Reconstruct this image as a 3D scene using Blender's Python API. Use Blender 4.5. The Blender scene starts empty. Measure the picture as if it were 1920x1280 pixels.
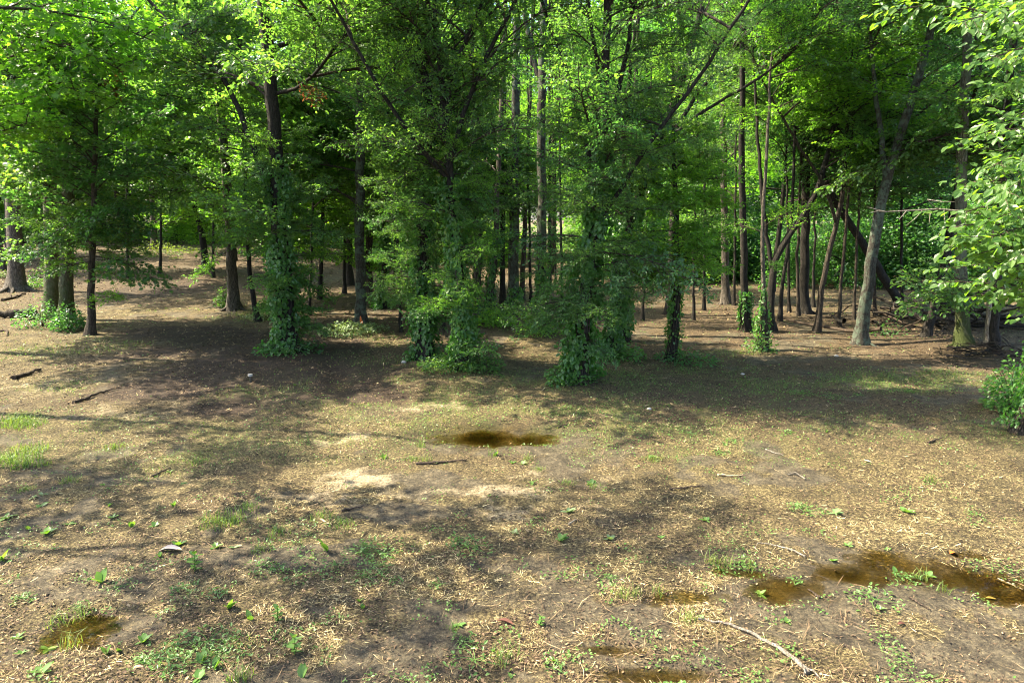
import bpy, math, random
import numpy as np
from mathutils import Vector, Matrix

random.seed(7)
RNG = np.random.default_rng(7)
SC = bpy.context.scene
COL = SC.collection

# ------------------------------------------------------------------ camera
CAM_H = 3.2
PITCH = math.radians(10.6)
FPX = 1280.0
cam_d = bpy.data.cameras.new('camera')
cam_d.sensor_width = 36.0
cam_d.lens = 24.0
cam_d.clip_start = 0.1
cam_d.clip_end = 1000.0
cam = bpy.data.objects.new('camera', cam_d)
COL.objects.link(cam)
cam.location = (0, 0, CAM_H)
cam.rotation_euler = (math.pi / 2 - PITCH, 0, 0)
SC.camera = cam

# ------------------------------------------------------------------ sky, sun, exposure
SUN_EL = math.radians(52)
SUN_AZ = math.radians(-78)          # clockwise from +Y: the sun stands to the left, a little behind the trees
world = bpy.data.worlds.new('World')
SC.world = world
world.use_nodes = True
wn = world.node_tree
for n in list(wn.nodes):
    wn.nodes.remove(n)
w_out = wn.nodes.new('ShaderNodeOutputWorld')
w_bg = wn.nodes.new('ShaderNodeBackground')
w_sky = wn.nodes.new('ShaderNodeTexSky')
w_sky.sky_type = 'NISHITA'
w_sky.sun_disc = False
w_sky.sun_elevation = SUN_EL
w_sky.sun_rotation = SUN_AZ
w_sky.air_density = 1.0
w_sky.dust_density = 2.5
w_sky.ozone_density = 1.0
w_bg.inputs[1].default_value = 0.125
wn.links.new(w_sky.outputs[0], w_bg.inputs[0])
wn.links.new(w_bg.outputs[0], w_out.inputs[0])

sun_d = bpy.data.lights.new('sun', 'SUN')
sun_d.energy = 5.0
sun_d.angle = math.radians(0.55)
sun_d.color = (1.0, 0.89, 0.66)
sun = bpy.data.objects.new('sun', sun_d)
COL.objects.link(sun)
SUN_DIR = Vector((math.sin(SUN_AZ) * math.cos(SUN_EL), math.cos(SUN_AZ) * math.cos(SUN_EL), math.sin(SUN_EL)))
sun.rotation_euler = (-SUN_DIR).to_track_quat('-Z', 'Y').to_euler()
sun.location = SUN_DIR * 60

vs = SC.view_settings
SC.display_settings.display_device = 'sRGB'
vs.view_transform = 'Standard'
vs.look = 'None'
vs.gamma = 1.0
vs.exposure = 2.5
vs.use_curve_mapping = False
SC.render.engine = 'CYCLES'
SC.cycles.max_bounces = 12
SC.cycles.diffuse_bounces = 9
SC.cycles.transmission_bounces = 8
SC.cycles.transparent_max_bounces = 8
SC.cycles.use_denoising = True
SC.cycles.filter_width = 1.05

# ------------------------------------------------------------------ noise + layout helpers
def _hash(ix, iy, seed):
    h = (ix.astype(np.int64) * 374761393 + iy.astype(np.int64) * 668265263 + seed * 974711) & 0xFFFFFFFF
    h = ((h ^ (h >> 13)) * 1274126177) & 0xFFFFFFFF
    h = h ^ (h >> 16)
    return (h & 0xFFFF) / 65535.0

def vnoise(x, y, seed=0):
    x = np.asarray(x, float); y = np.asarray(y, float)
    ix = np.floor(x); iy = np.floor(y)
    fx = x - ix; fy = y - iy
    fx = fx * fx * (3 - 2 * fx); fy = fy * fy * (3 - 2 * fy)
    a = _hash(ix, iy, seed); b = _hash(ix + 1, iy, seed)
    c = _hash(ix, iy + 1, seed); d = _hash(ix + 1, iy + 1, seed)
    return (a * (1 - fx) + b * fx) * (1 - fy) + (c * (1 - fx) + d * fx) * fy

def fbm(x, y, seed=0, octv=4):
    s = 0.0; amp = 0.5; tot = 0.0
    for o in range(octv):
        s = s + amp * vnoise(np.asarray(x) * 2 ** o + 17.3 * o, np.asarray(y) * 2 ** o - 9.1 * o, seed + o * 31)
        tot += amp; amp *= 0.5
    return s / tot

def ss(t):
    t = np.clip(t, 0, 1)
    return t * t * (3 - 2 * t)

CP, SP = math.cos(PITCH), math.sin(PITCH)
def ray(px, py):
    a = (px - 960) / FPX; b = (640 - py) / FPX
    return np.array([a, CP + b * SP, -SP + b * CP])
def flat(px, py):
    r = ray(px, py); t = CAM_H / -r[2]
    return r[0] * t, r[1] * t
def at_depth(px, py, y):
    r = ray(px, py); t = y / r[1]
    return np.array([r[0] * t, y, CAM_H + r[2] * t])
def to_px(x, y, z):
    v = np.array([x, y, z - CAM_H]); f = v[1] * CP - v[2] * SP; u = v[1] * SP + v[2] * CP
    return 960 + FPX * v[0] / f, 640 - FPX * u / f

def ell(px, py, rx, ry):
    """a patch of ground: its centre and half axes in metres"""
    x0, y0 = flat(px, py); xr, _ = flat(px + rx, py)
    _, ya = flat(px, py + ry); _, yb = flat(px, max(py - ry, 412))
    return (x0, 0.5 * (ya + yb), xr - x0, 0.5 * (yb - ya))

def blob(x, y, e, jag=0.5, seed=5, soft=0.6):
    d = np.sqrt(((x - e[0]) / e[2]) ** 2 + ((y - e[1]) / e[3]) ** 2)
    d = d + jag * (fbm(x * 1.3 / max(0.4, min(e[2], 2)), y * 1.3 / max(0.4, min(e[2], 2)), seed) - 0.5) * 2
    return ss((1.0 + soft * 0.5 - d) / soft)

PUDDLES = {
    'centre': [ell(925, 812, 98, 17)],
    'right': [ell(1480, 1103, 62, 22), ell(1590, 1072, 75, 15), ell(1700, 1060, 95, 22), ell(1800, 1085, 95, 22),
              ell(1905, 1110, 70, 16), ell(1390, 1070, 45, 8), ell(1800, 1038, 40, 7)],
    'left': [ell(125, 1190, 55, 17), ell(180, 1168, 60, 14), ell(95, 1205, 25, 12)],
    'corner': [ell(1140, 1217, 55, 7), ell(1215, 1265, 90, 12), ell(1290, 1120, 60, 12)],
}
PDEPTH = {'centre': 0.14, 'right': 0.045, 'left': 0.034, 'corner': 0.022}

def hbase(x, y):
    hill = 1.0 * ss((y - 21) / 34) * ss((-x - 2) / 14)
    return hill + 0.22 * (fbm(x / 11, y / 11, 3, 2) - 0.5) * ss((y - 6) / 14)

MOUNDS = []
def H(x, y, fine=True):
    x = np.asarray(x, float); y = np.asarray(y, float)
    z = hbase(x, y)
    pm = 0.0
    for k, es in PUDDLES.items():
        m = 0.0
        for e in es:
            m = np.maximum(m, blob(x, y, (e[0], e[1], e[2] * 1.15, e[3] * 1.25), 0.85, 11, 1.9))
        if k != 'centre': m = m * np.clip(.25 + 1.5 * fbm(x / .42, y / .30, 14, 3), 0, 1.5)
        z = z - PDEPTH[k] * np.minimum(m, 1.2) * 1.15
        pm = np.maximum(pm, m)
    z = z + 0.075 * (fbm(x / 0.9, y / 0.9, 21, 3) - 0.5) * (1 - 0.75 * pm)
    # old wheel ruts running up the track on the left
    rut = np.exp(-((x + 4.6 + (y - 10) * 0.26 + 0.5 * np.sin(y * .4)) / 0.28) ** 2) + np.exp(-((x + 3.0 + (y - 10) * 0.26 + 0.5 * np.sin(y * .4)) / 0.28) ** 2)
    z = z - 0.04 * rut * ss((y - 6) / 4)
    for (mx, my, r, h) in MOUNDS:
        z = z + h * np.exp(-(((x - mx) / r) ** 2 + ((y - my) / r) ** 2))
    if fine:
        near = 1 - ss((y - 9) / 10)
        z = z + 0.052 * (fbm(x / 0.16, y / 0.16, 41, 3) - 0.5) * (0.35 + 0.65 * near) * (1 - 0.35 * pm)
    return z + 0.07 * (fbm(x / 0.45, y / 0.45, 43, 3) - 0.5) * ss((y - 10) / 8)

def hit(px, py):
    r = ray(px, py); t = CAM_H / -min(r[2], -0.02)
    for _ in range(25):
        z = float(H(r[0] * t, r[1] * t, False))
        t = t * 0.4 + 0.6 * (CAM_H - z) / -min(r[2], -0.02)
    return np.array([r[0] * t, r[1] * t, float(H(r[0] * t, r[1] * t, False))])

# openings in the canopy: trees grow no branch where the sun falls through to these spots on the floor
GAPS = []
for px, py, r in [(290, 500, 1.6), (350, 525, 1.4), (230, 540, 1.2), (270, 590, 1.5), (350, 592, 1.3), (60, 560, 1.0), (650, 628, .8), (720, 590, .9), (830, 690, .7), (960, 640, .9), (990, 685, .8), 
                  (1240, 570, 1.3), (1330, 575, 1.3), (1410, 600, 1.0), (1215, 620, 1.0), (1310, 640, 1.0), (1500, 668, .9), (1590, 668, 1.0), (1720, 690, .9), (1560, 600, 1.2), (1680, 612, 1.1), (1450, 580, 1.0), (1640, 720, .6), (1800, 690, .7), (1640, 640, .8), (1760, 660, .9), (1550, 640, .8), (1380, 630, .9), (1260, 600, 1.0), (1460, 620, .8), (1610, 580, 1.2), (1740, 640, .8), (180, 580, 1.2), (320, 480, 1.6), (640, 590, 1.0), (780, 640, .8), (600, 500, 1.4), (1000, 520, 1.5), (880, 520, 1.4)]:
    GAPS.append((hit(px, py), r * 1.25))
_SD = np.array(SUN_DIR)
def in_gap(p, extra=0.0):
    for g, r in GAPS:
        v = np.asarray(p) - g; t = v @ _SD
        if t > 1.5 and np.linalg.norm(v - t * _SD) < r + extra: return True
    return False

# ------------------------------------------------------------------ mesh helpers
def mk_mesh(name, V, groups, mats, attrs=None):
    """groups: list of (faces n x k, material index, smooth)"""
    me = bpy.data.meshes.new(name)
    V = np.asarray(V, np.float32)
    me.vertices.add(len(V)); me.vertices.foreach_set('co', V.ravel())
    nl = sum(g[0].size for g in groups); nf = sum(len(g[0]) for g in groups)
    li = np.concatenate([g[0].ravel() for g in groups]).astype(np.int32)
    tot = np.concatenate([np.full(len(g[0]), g[0].shape[1], np.int32) for g in groups])
    st = np.concatenate([[0], np.cumsum(tot)[:-1]]).astype(np.int32)
    mi = np.concatenate([np.full(len(g[0]), g[1], np.int32) for g in groups])
    sm = np.concatenate([np.full(len(g[0]), bool(g[2])) for g in groups])
    me.loops.add(nl); me.loops.foreach_set('vertex_index', li)
    me.polygons.add(nf)
    me.polygons.foreach_set('loop_start', st)
    me.polygons.foreach_set('loop_total', tot)
    me.polygons.foreach_set('material_index', mi)
    me.polygons.foreach_set('use_smooth', sm)
    for m in mats:
        me.materials.append(m)
    if attrs:
        for an, data in attrs.items():
            a = me.attributes.new(an, 'FLOAT_COLOR', 'POINT')
            a.data.foreach_set('color', np.asarray(data, np.float32).ravel())
    me.update(calc_edges=True)
    return me

def link(name, me, parent=None, loc=None):
    o = bpy.data.objects.new(name, me)
    COL.objects.link(o)
    if parent is not None: o.parent = parent
    if loc is not None: o.location = [float(v) for v in loc]
    return o

def tag(o, label=None, cat=None, group=None, kind=None):
    if label: o['label'] = label
    if cat: o['category'] = cat
    if group: o['group'] = group
    if kind: o['kind'] = kind
    return o

def norm(v):
    v = np.asarray(v, float)
    return v / np.maximum(np.linalg.norm(v, axis=-1, keepdims=True), 1e-9)

def tube(P, R, sides=8, lobes=0.0, seed=0, cap=True):
    P = np.asarray(P, float); R = np.asarray(R, float); n = len(P)
    T = norm(np.gradient(P, axis=0))
    ref = np.array([0.0, 1.0, 0.0]) if abs(T[0][1]) < 0.8 else np.array([1.0, 0, 0])
    A = norm(np.cross(T, ref)); B = np.cross(T, A)
    th = np.linspace(0, 2 * np.pi, sides, endpoint=False)
    rr = R[:, None] * np.ones((1, sides))
    if lobes:
        rg = np.random.default_rng(seed)
        ph = rg.random(3) * 6.28
        rr = rr * (1 + lobes * (0.6 * np.cos(3 * th + ph[0])[None] + 0.4 * np.cos(5 * th + ph[1])[None]) )
        rr = rr * (1 + 0.07 * (rg.random((n, sides)) - 0.5))
    V = P[:, None, :] + rr[..., None] * (np.cos(th)[None, :, None] * A[:, None, :] + np.sin(th)[None, :, None] * B[:, None, :])
    V = V.reshape(-1, 3)
    i = np.arange(n - 1)[:, None] * sides; j = np.arange(sides)[None]
    F = np.stack([i + j, i + (j + 1) % sides, i + sides + (j + 1) % sides, i + sides + j], -1).reshape(-1, 4)
    return V, F

class Acc:
    """collects vertices and faces per (vertex count, material, smooth)"""
    def __init__(self): self.V = []; self.n = 0; self.G = {}
    def add(self, V, F, mat=0, smooth=False):
        F = np.asarray(F); self.V.append(np.asarray(V)); self.G.setdefault((F.shape[1], mat, smooth), []).append(F + self.n); self.n += len(V)
    def mesh(self, name, mats):
        return mk_mesh(name, np.concatenate(self.V), [(np.concatenate(f), k[1], k[2]) for k, f in self.G.items()], mats)

# leaf outlines: x along the leaf, y across, z out of its face
def _star():
    c = np.array([0.36, 0.0]); pts = [(0.0, 0.0)]
    tips = [(-118, .46), (-58, .58), (0, .64), (58, .58), (118, .46)]
    for k, (a, r) in enumerate(tips):
        a = math.radians(a); pts.append((c[0] + r * math.cos(a), c[1] + r * math.sin(a)))
        if k < 4:
            b = math.radians((tips[k][0] + tips[k + 1][0]) / 2); pts.append((c[0] + .24 * math.cos(b), c[1] + .24 * math.sin(b)))
    V = np.array([(x, y, -0.18 * (x - .36) ** 2 - 0.22 * y * y) for x, y in pts])
    return V, np.array([list(range(len(pts)))])
LEAF = {
    'oval': (np.array([(0, 0, 0), (.3, .25, .05), (.72, .2, .03), (1, 0, -.10), (.72, -.2, .03), (.3, -.25, .05)], float), np.array([(0, 3, 2, 1), (0, 5, 4, 3)])),
    'broad': (np.array([(0, 0, 0), (.28, .36, .06), (.7, .27, .03), (1, 0, -.10), (.7, -.27, .03), (.28, -.36, .06)], float), np.array([(0, 3, 2, 1), (0, 5, 4, 3)])),
    'diamond': (np.array([(0, 0, 0), (.5, -.33, .05), (1, 0, -.06), (.5, .33, .05)], float), np.array([(0, 1, 2, 3)])),
    'star': _star(),
    'heart': (np.array([(0, 0, 0), (-.1, .3, .02), (.3, .42, .05), (.7, .22, .02), (1, 0, -.12), (.7, -.22, .02), (.3, -.42, .05), (-.1, -.3, .02)], float),
              np.array([(0, 4, 3, 2), (0, 6, 5, 4), ])),
}
def leaves(P, D, N, S, kind):
    V0, F0 = LEAF[kind]
    D = norm(D); B = norm(np.cross(N, D)); N = np.cross(D, B)
    V = (P[:, None, :] + S[:, None, None] * (V0[None, :, 0:1] * D[:, None] + V0[None, :, 1:2] * B[:, None] + V0[None, :, 2:3] * N[:, None])).reshape(-1, 3)
    F = (np.arange(len(P))[:, None, None] * len(V0) + F0[None]).reshape(-1, F0.shape[1])
    return V, F

# ------------------------------------------------------------------ materials
def mat(name):
    m = bpy.data.materials.new(name); m.use_nodes = True
    nt = m.node_tree
    for n in list(nt.nodes): nt.nodes.remove(n)
    out = nt.nodes.new('ShaderNodeOutputMaterial')
    return m, nt, out
def nd(nt, t, **kw):
    n = nt.nodes.new(t)
    for k, v in kw.items():
        if k.startswith('i_'): n.inputs[int(k[2:])].default_value = v
        else: setattr(n, k, v)
    return n
def ramp(nt, fac, stops):
    r = nt.nodes.new('ShaderNodeValToRGB'); e = r.color_ramp.elements
    e[0].position, e[0].color = stops[0][0], (*stops[0][1], 1)
    e[1].position, e[1].color = stops[-1][0], (*stops[-1][1], 1)
    for p, c in stops[1:-1]:
        q = e.new(p); q.color = (*c, 1)
    nt.links.new(fac, r.inputs[0]); return r
def mixc(nt, fac, a, b, mode='MIX'):
    m = nt.nodes.new('ShaderNodeMix'); m.data_type = 'RGBA'; m.blend_type = mode
    for s, v in ((m.inputs[0], fac), (m.inputs[6], a), (m.inputs[7], b)):
        if isinstance(v, bpy.types.NodeSocket): nt.links.new(v, s)
        elif isinstance(v, (int, float)): s.default_value = v
        else: s.default_value = (*v, 1)
    return m.outputs[2]
def noise(nt, vec, scale, detail=4, rough=.55):
    n = nt.nodes.new('ShaderNodeTexNoise'); n.inputs['Scale'].default_value = scale
    n.inputs['Detail'].default_value = detail; n.inputs['Roughness'].default_value = rough
    if vec is not None: nt.links.new(vec, n.inputs['Vector'])
    return n.outputs['Fac']

def leaf_mat(name, c0, c1, c2, trans, tf=0.53, rough=.42, spec=.35):
    m, nt, out = mat(name)
    geo = nd(nt, 'ShaderNodeNewGeometry'); oi = nd(nt, 'ShaderNodeObjectInfo')
    add = nd(nt, 'ShaderNodeMath', operation='MULTIPLY_ADD'); add.inputs[1].default_value = .7
    sub = nd(nt, 'ShaderNodeMath', operation='MULTIPLY'); sub.inputs[1].default_value = .3
    nt.links.new(oi.outputs['Random'], sub.inputs[0])
    nt.links.new(geo.outputs['Random Per Island'], add.inputs[0]); nt.links.new(sub.outputs[0], add.inputs[2])
    r = ramp(nt, add.outputs[0], [(0.0, c0), (.5, c1), (.94, c2), (1.0, (c2[0] * 1.7, c2[1] * 1.05, c2[2] * .8))])
    p = nd(nt, 'ShaderNodeBsdfPrincipled'); p.inputs['Roughness'].default_value = rough
    p.inputs['Specular IOR Level'].default_value = spec
    nt.links.new(r.outputs[0], p.inputs['Base Color'])
    t = nd(nt, 'ShaderNodeBsdfTranslucent')
    tc = mixc(nt, 1.0, r.outputs[0], trans, 'MULTIPLY')
    nt.links.new(tc, t.inputs['Color'])
    mx = nd(nt, 'ShaderNodeMixShader'); mx.inputs[0].default_value = tf
    nt.links.new(p.outputs[0], mx.inputs[1]); nt.links.new(t.outputs[0], mx.inputs[2])
    nt.links.new(mx.outputs[0], out.inputs[0])
    return m

M = {}
M['leaf_green'] = leaf_mat('leaf_green', (.042, .098, .034), (.062, .130, .042), (.098, .172, .048), (2.7, 2.8, .9))
M['leaf_deep'] = leaf_mat('leaf_deep', (.031, .080, .031), (.047, .112, .038), (.070, .145, .044), (2.2, 2.6, 1.0), rough=.34, spec=.5)
M['leaf_lime'] = leaf_mat('leaf_lime', (.065, .145, .026), (.092, .185, .033), (.125, .21, .038), (2.6, 3.0, .8))
M['leaf_large'] = leaf_mat('leaf_large', (.04, .095, .022), (.065, .13, .028), (.10, .17, .034), (3.0, 2.9, .7), rough=.38, spec=.4)
M['ivy_leaf'] = leaf_mat('ivy_leaf', (.038, .092, .026), (.060, .140, .032), (.10, .185, .038), (1.9, 2.7, .9), tf=.38, rough=.36, spec=.5)
M['dead_leaf'] = leaf_mat('dead_leaf', (.16, .06, .025), (.22, .09, .04), (.28, .13, .06), (1.4, 1.1, .8), rough=.7, spec=.1)
M['grass'] = leaf_mat('grass', (.05, .10, .022), (.09, .145, .03), (.15, .175, .05), (2.2, 2.2, .8), tf=.35, rough=.5)
M['weed_leaf'] = leaf_mat('weed_leaf', (.05, .11, .025), (.08, .16, .035), (.13, .20, .06), (2.2, 2.2, .7), tf=.35, rough=.42)
M['pale_leaf'] = leaf_mat('pale_leaf', (.09, .15, .06), (.13, .19, .08), (.17, .23, .11), (2.0, 2.0, .9), tf=.3, rough=.35, spec=.5)

def bark_mat(name, dark, light, lichen=None, lich_amt=.5, moss=0.0, sc=1.0):
    m, nt, out = mat(name)
    tc = nd(nt, 'ShaderNodeTexCoord')
    mp = nd(nt, 'ShaderNodeMapping'); mp.inputs['Scale'].default_value = (sc, sc, sc * .22)
    nt.links.new(tc.outputs['Object'], mp.inputs[0])
    vor = nd(nt, 'ShaderNodeTexVoronoi', feature='DISTANCE_TO_EDGE'); vor.inputs['Scale'].default_value = 26
    nz = noise(nt, mp.outputs[0], 18, 5, .65)
    wv = mixc(nt, .25, mp.outputs[0], nz)
    nt.links.new(wv, vor.inputs['Vector'])
    cr = ramp(nt, vor.outputs['Distance'], [(0, (0, 0, 0)), (.16, (1, 1, 1))])
    mul = nd(nt, 'ShaderNodeMath', operation='MULTIPLY'); nt.links.new(cr.outputs[0], mul.inputs[0]); nt.links.new(nz, mul.inputs[1])
    col = ramp(nt, mul.outputs[0], [(.05, dark), (.6, light)]).outputs[0]
    if lichen:
        ln = noise(nt, tc.outputs['Object'], 5.5, 5, .7)
        lr = ramp(nt, ln, [(.62 - .3 * lich_amt, (0, 0, 0)), (.68 - .25 * lich_amt, (1, 1, 1))])
        col = mixc(nt, lr.outputs[0], col, lichen)
    if moss:
        sx = nd(nt, 'ShaderNodeSeparateXYZ'); nt.links.new(tc.outputs['Object'], sx.inputs[0])
        mr = nd(nt, 'ShaderNodeMapRange'); mr.inputs[1].default_value = 0.1; mr.inputs[2].default_value = moss
        mr.inputs[3].default_value = 1; mr.inputs[4].default_value = 0
        nt.links.new(sx.outputs[2], mr.inputs[0])
        mn = noise(nt, tc.outputs['Object'], 9, 4); mm = nd(nt, 'ShaderNodeMath', operation='MULTIPLY')
        nt.links.new(mr.outputs[0], mm.inputs[0]); nt.links.new(mn, mm.inputs[1])
        mrr = ramp(nt, mm.outputs[0], [(.15, (0, 0, 0)), (.45, (1, 1, 1))])
        col = mixc(nt, mrr.outputs[0], col, (.055, .070, .020))
    p = nd(nt, 'ShaderNodeBsdfPrincipled'); p.inputs['Roughness'].default_value = .9; p.inputs['Specular IOR Level'].default_value = .2
    nt.links.new(col, p.inputs['Base Color'])
    b = nd(nt, 'ShaderNodeBump'); b.inputs['Strength'].default_value = .9; b.inputs['Distance'].default_value = .03
    nt.links.new(mul.outputs[0], b.inputs['Height']); nt.links.new(b.outputs[0], p.inputs['Normal'])
    nt.links.new(p.outputs[0], out.inputs[0])
    return m
M['bark_grey'] = bark_mat('bark_grey', (.030, .025, .020), (.165, .138, .110))
M['bark_brown'] = bark_mat('bark_brown', (.020, .016, .012), (.088, .068, .050))
M['bark_moss'] = bark_mat('bark_moss', (.05, .045, .03), (.19, .17, .12), (.12, .135, .085), .4, moss=2.2)
M['bark_lichen'] = bark_mat('bark_lichen', (.030, .026, .02), (.085, .075, .06), (.10, .122, .088), .5)
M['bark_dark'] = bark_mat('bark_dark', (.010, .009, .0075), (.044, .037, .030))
M['bark_pale'] = bark_mat('bark_pale', (.14, .11, .08), (.42, .36, .27))
M['twig_grey'] = bark_mat('twig_grey', (.16, .13, .10), (.42, .37, .30), sc=3)
M['twig_brown'] = bark_mat('twig_brown', (.04, .028, .02), (.14, .10, .07), sc=3)

# ground -----------------------------------------------------------
def ground_mat():
    m, nt, out = mat('forest_soil')
    tc = nd(nt, 'ShaderNodeTexCoord'); P = tc.outputs['Object']
    a1 = nd(nt, 'ShaderNodeAttribute', attribute_name='soil'); a2 = nd(nt, 'ShaderNodeAttribute', attribute_name='cover')
    s1 = nd(nt, 'ShaderNodeSeparateColor'); s2 = nd(nt, 'ShaderNodeSeparateColor')
    nt.links.new(a1.outputs['Color'], s1.inputs[0]); nt.links.new(a2.outputs['Color'], s2.inputs[0])
    n1 = noise(nt, P, 34, 6, .7); n2 = noise(nt, P, 5, 5, .6); n3 = noise(nt, P, 110, 3, .6); n4 = noise(nt, P, .8, 3, .5)
    mp = nd(nt, 'ShaderNodeMapping'); mp.inputs['Rotation'].default_value = (0, 0, .5); mp.inputs['Scale'].default_value = (1, 4, 1)
    nt.links.new(P, mp.inputs[0]); n5 = noise(nt, mp.outputs[0], 30, 4, .7)
    mix12 = nd(nt, 'ShaderNodeMath', operation='MULTIPLY_ADD'); mix12.inputs[1].default_value = .5
    half = nd(nt, 'ShaderNodeMath', operation='MULTIPLY'); half.inputs[1].default_value = .5
    nt.links.new(n1, mix12.inputs[0]); nt.links.new(n5, half.inputs[0]); nt.links.new(half.outputs[0], mix12.inputs[2])
    lit = ramp(nt, mix12.outputs[0], [(.38, (.015, .012, .006)), (.5, (.082, .062, .028)), (.61, (.35, .282, .132))]).outputs[0]
    var = ramp(nt, noise(nt, P, 1.9, 5, .65), [(.34, (.50, .48, .46)), (.62, (1.18, 1.16, 1.12))]).outputs[0]
    lit = mixc(nt, 1.0, lit, var, 'MULTIPLY')
    mulch = ramp(nt, mix12.outputs[0], [(.37, (.016, .011, .007)), (.52, (.080, .054, .030)), (.64, (.24, .168, .092))]).outputs[0]
    mudf = nd(nt, 'ShaderNodeMath', operation='MULTIPLY_ADD'); mudf.inputs[1].default_value = .45
    mudh = nd(nt, 'ShaderNodeMath', operation='MULTIPLY'); mudh.inputs[1].default_value = .55
    nt.links.new(n2, mudf.inputs[0]); nt.links.new(n1, mudh.inputs[0]); nt.links.new(mudh.outputs[0], mudf.inputs[2])
    mud = ramp(nt, mudf.outputs[0], [(.38, (.036, .029, .019)), (.5, (.105, .086, .056)), (.60, (.20, .166, .108))]).outputs[0]
    sand = ramp(nt, n1, [(.36, (.11, .085, .05)), (.60, (.43, .345, .215))]).outputs[0]
    def ragged(sock, amt):
        sb = nd(nt, 'ShaderNodeMath', operation='SUBTRACT'); sb.inputs[1].default_value = .5; nt.links.new(nr, sb.inputs[0])
        ml = nd(nt, 'ShaderNodeMath', operation='MULTIPLY_ADD'); ml.inputs[1].default_value = amt; nt.links.new(sb.outputs[0], ml.inputs[0]); nt.links.new(sock, ml.inputs[2])
        return ramp(nt, ml.outputs[0], [(.22, (0, 0, 0)), (.72, (1, 1, 1))]).outputs[0]
    nr = noise(nt, P, 11, 6, .72)
    mudd = mixc(nt, .35, mud, mixc(nt, 1, mud, lit, 'OVERLAY'))
    col = mixc(nt, s2.outputs[1], lit, mulch)
    track_mulch = ramp(nt, mix12.outputs[0], [(.37, (.012, .008, .006)), (.52, (.046, .030, .020)), (.66, (.125, .082, .052))]).outputs[0]  # darker mulch tone laid along the track
    col = mixc(nt, ragged(s2.outputs[2], .8), col, track_mulch)
    col = mixc(nt, ragged(s1.outputs[0], 1.6), col, mudd)
    col = mixc(nt, ragged(s1.outputs[1], 1.6), col, sand)
    grn = ramp(nt, n1, [(.35, (.05, .06, .018)), (.65, (.14, .16, .045))]).outputs[0]
    gm = nd(nt, 'ShaderNodeMath', operation='MULTIPLY'); gm.inputs[1].default_value = .75
    nt.links.new(s2.outputs[0], gm.inputs[0])
    col = mixc(nt, gm.outputs[0], col, grn)
    col = mixc(nt, s1.outputs[2], col, mixc(nt, 1.0, col, (.64, .58, .42), 'MULTIPLY'))
    p = nd(nt, 'ShaderNodeBsdfPrincipled'); p.inputs['Specular IOR Level'].default_value = .25
    nt.links.new(col, p.inputs['Base Color'])
    mr = nd(nt, 'ShaderNodeMapRange'); mr.inputs[3].default_value = .92; mr.inputs[4].default_value = .38
    nt.links.new(s1.outputs[2], mr.inputs[0]); nt.links.new(mr.outputs[0], p.inputs['Roughness'])
    b = nd(nt, 'ShaderNodeBump'); b.inputs['Strength'].default_value = 1.0; b.inputs['Distance'].default_value = .05
    bh = nd(nt, 'ShaderNodeMath', operation='MULTIPLY_ADD'); bh.inputs[1].default_value = .6
    nt.links.new(n3, bh.inputs[0]); nt.links.new(mix12.outputs[0], bh.inputs[2])
    nt.links.new(bh.outputs[0], b.inputs['Height']); nt.links.new(b.outputs[0], p.inputs['Normal'])
    nt.links.new(p.outputs[0], out.inputs[0])
    return m
M['soil'] = ground_mat()

def litter_mat(name, stops):
    m, nt, out = mat(name)
    geo = nd(nt, 'ShaderNodeNewGeometry')
    r = ramp(nt, geo.outputs['Random Per Island'], stops)
    p = nd(nt, 'ShaderNodeBsdfPrincipled'); p.inputs['Roughness'].default_value = .8; p.inputs['Specular IOR Level'].default_value = .2
    nt.links.new(r.outputs[0], p.inputs['Base Color']); nt.links.new(p.outputs[0], out.inputs[0])
    return m
M['straw'] = litter_mat('dry_straw', [(0, (.022, .017, .008)), (.35, (.095, .069, .030)), (.72, (.30, .235, .105)), (1, (.62, .50, .27))])
M['mulch'] = litter_mat('brown_leaf_bits', [(0, (.014, .010, .007)), (.45, (.06, .038, .024)), (.85, (.15, .098, .055)), (1, (.30, .215, .12))])

def water_mat():
    m, nt, out = mat('brown_water')
    g = nd(nt, 'ShaderNodeBsdfGlossy'); g.inputs['Roughness'].default_value = .04
    at = nd(nt, 'ShaderNodeAttribute', attribute_name='depth')
    tint = ramp(nt, at.outputs['Fac'], [(0.0, (.99, .98, .95)), (.3, (.80, .74, .48)), (.6, (.42, .35, .14)), (1.0, (.05, .042, .016))])
    t = nd(nt, 'ShaderNodeBsdfTransparent'); nt.links.new(tint.outputs[0], t.inputs[0])
    f = nd(nt, 'ShaderNodeFresnel'); f.inputs[0].default_value = 1.33
    tc = nd(nt, 'ShaderNodeTexCoord'); n = noise(nt, tc.outputs['Object'], 9, 2)
    b = nd(nt, 'ShaderNodeBump'); b.inputs['Strength'].default_value = .06; b.inputs['Distance'].default_value = .01
    nt.links.new(n, b.inputs['Height']); nt.links.new(b.outputs[0], g.inputs['Normal'])
    mx = nd(nt, 'ShaderNodeMixShader')
    nt.links.new(f.outputs[0], mx.inputs[0]); nt.links.new(t.outputs[0], mx.inputs[1]); nt.links.new(g.outputs[0], mx.inputs[2])
    nt.links.new(mx.outputs[0], out.inputs[0])
    return m
M['water'] = water_mat()

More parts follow.
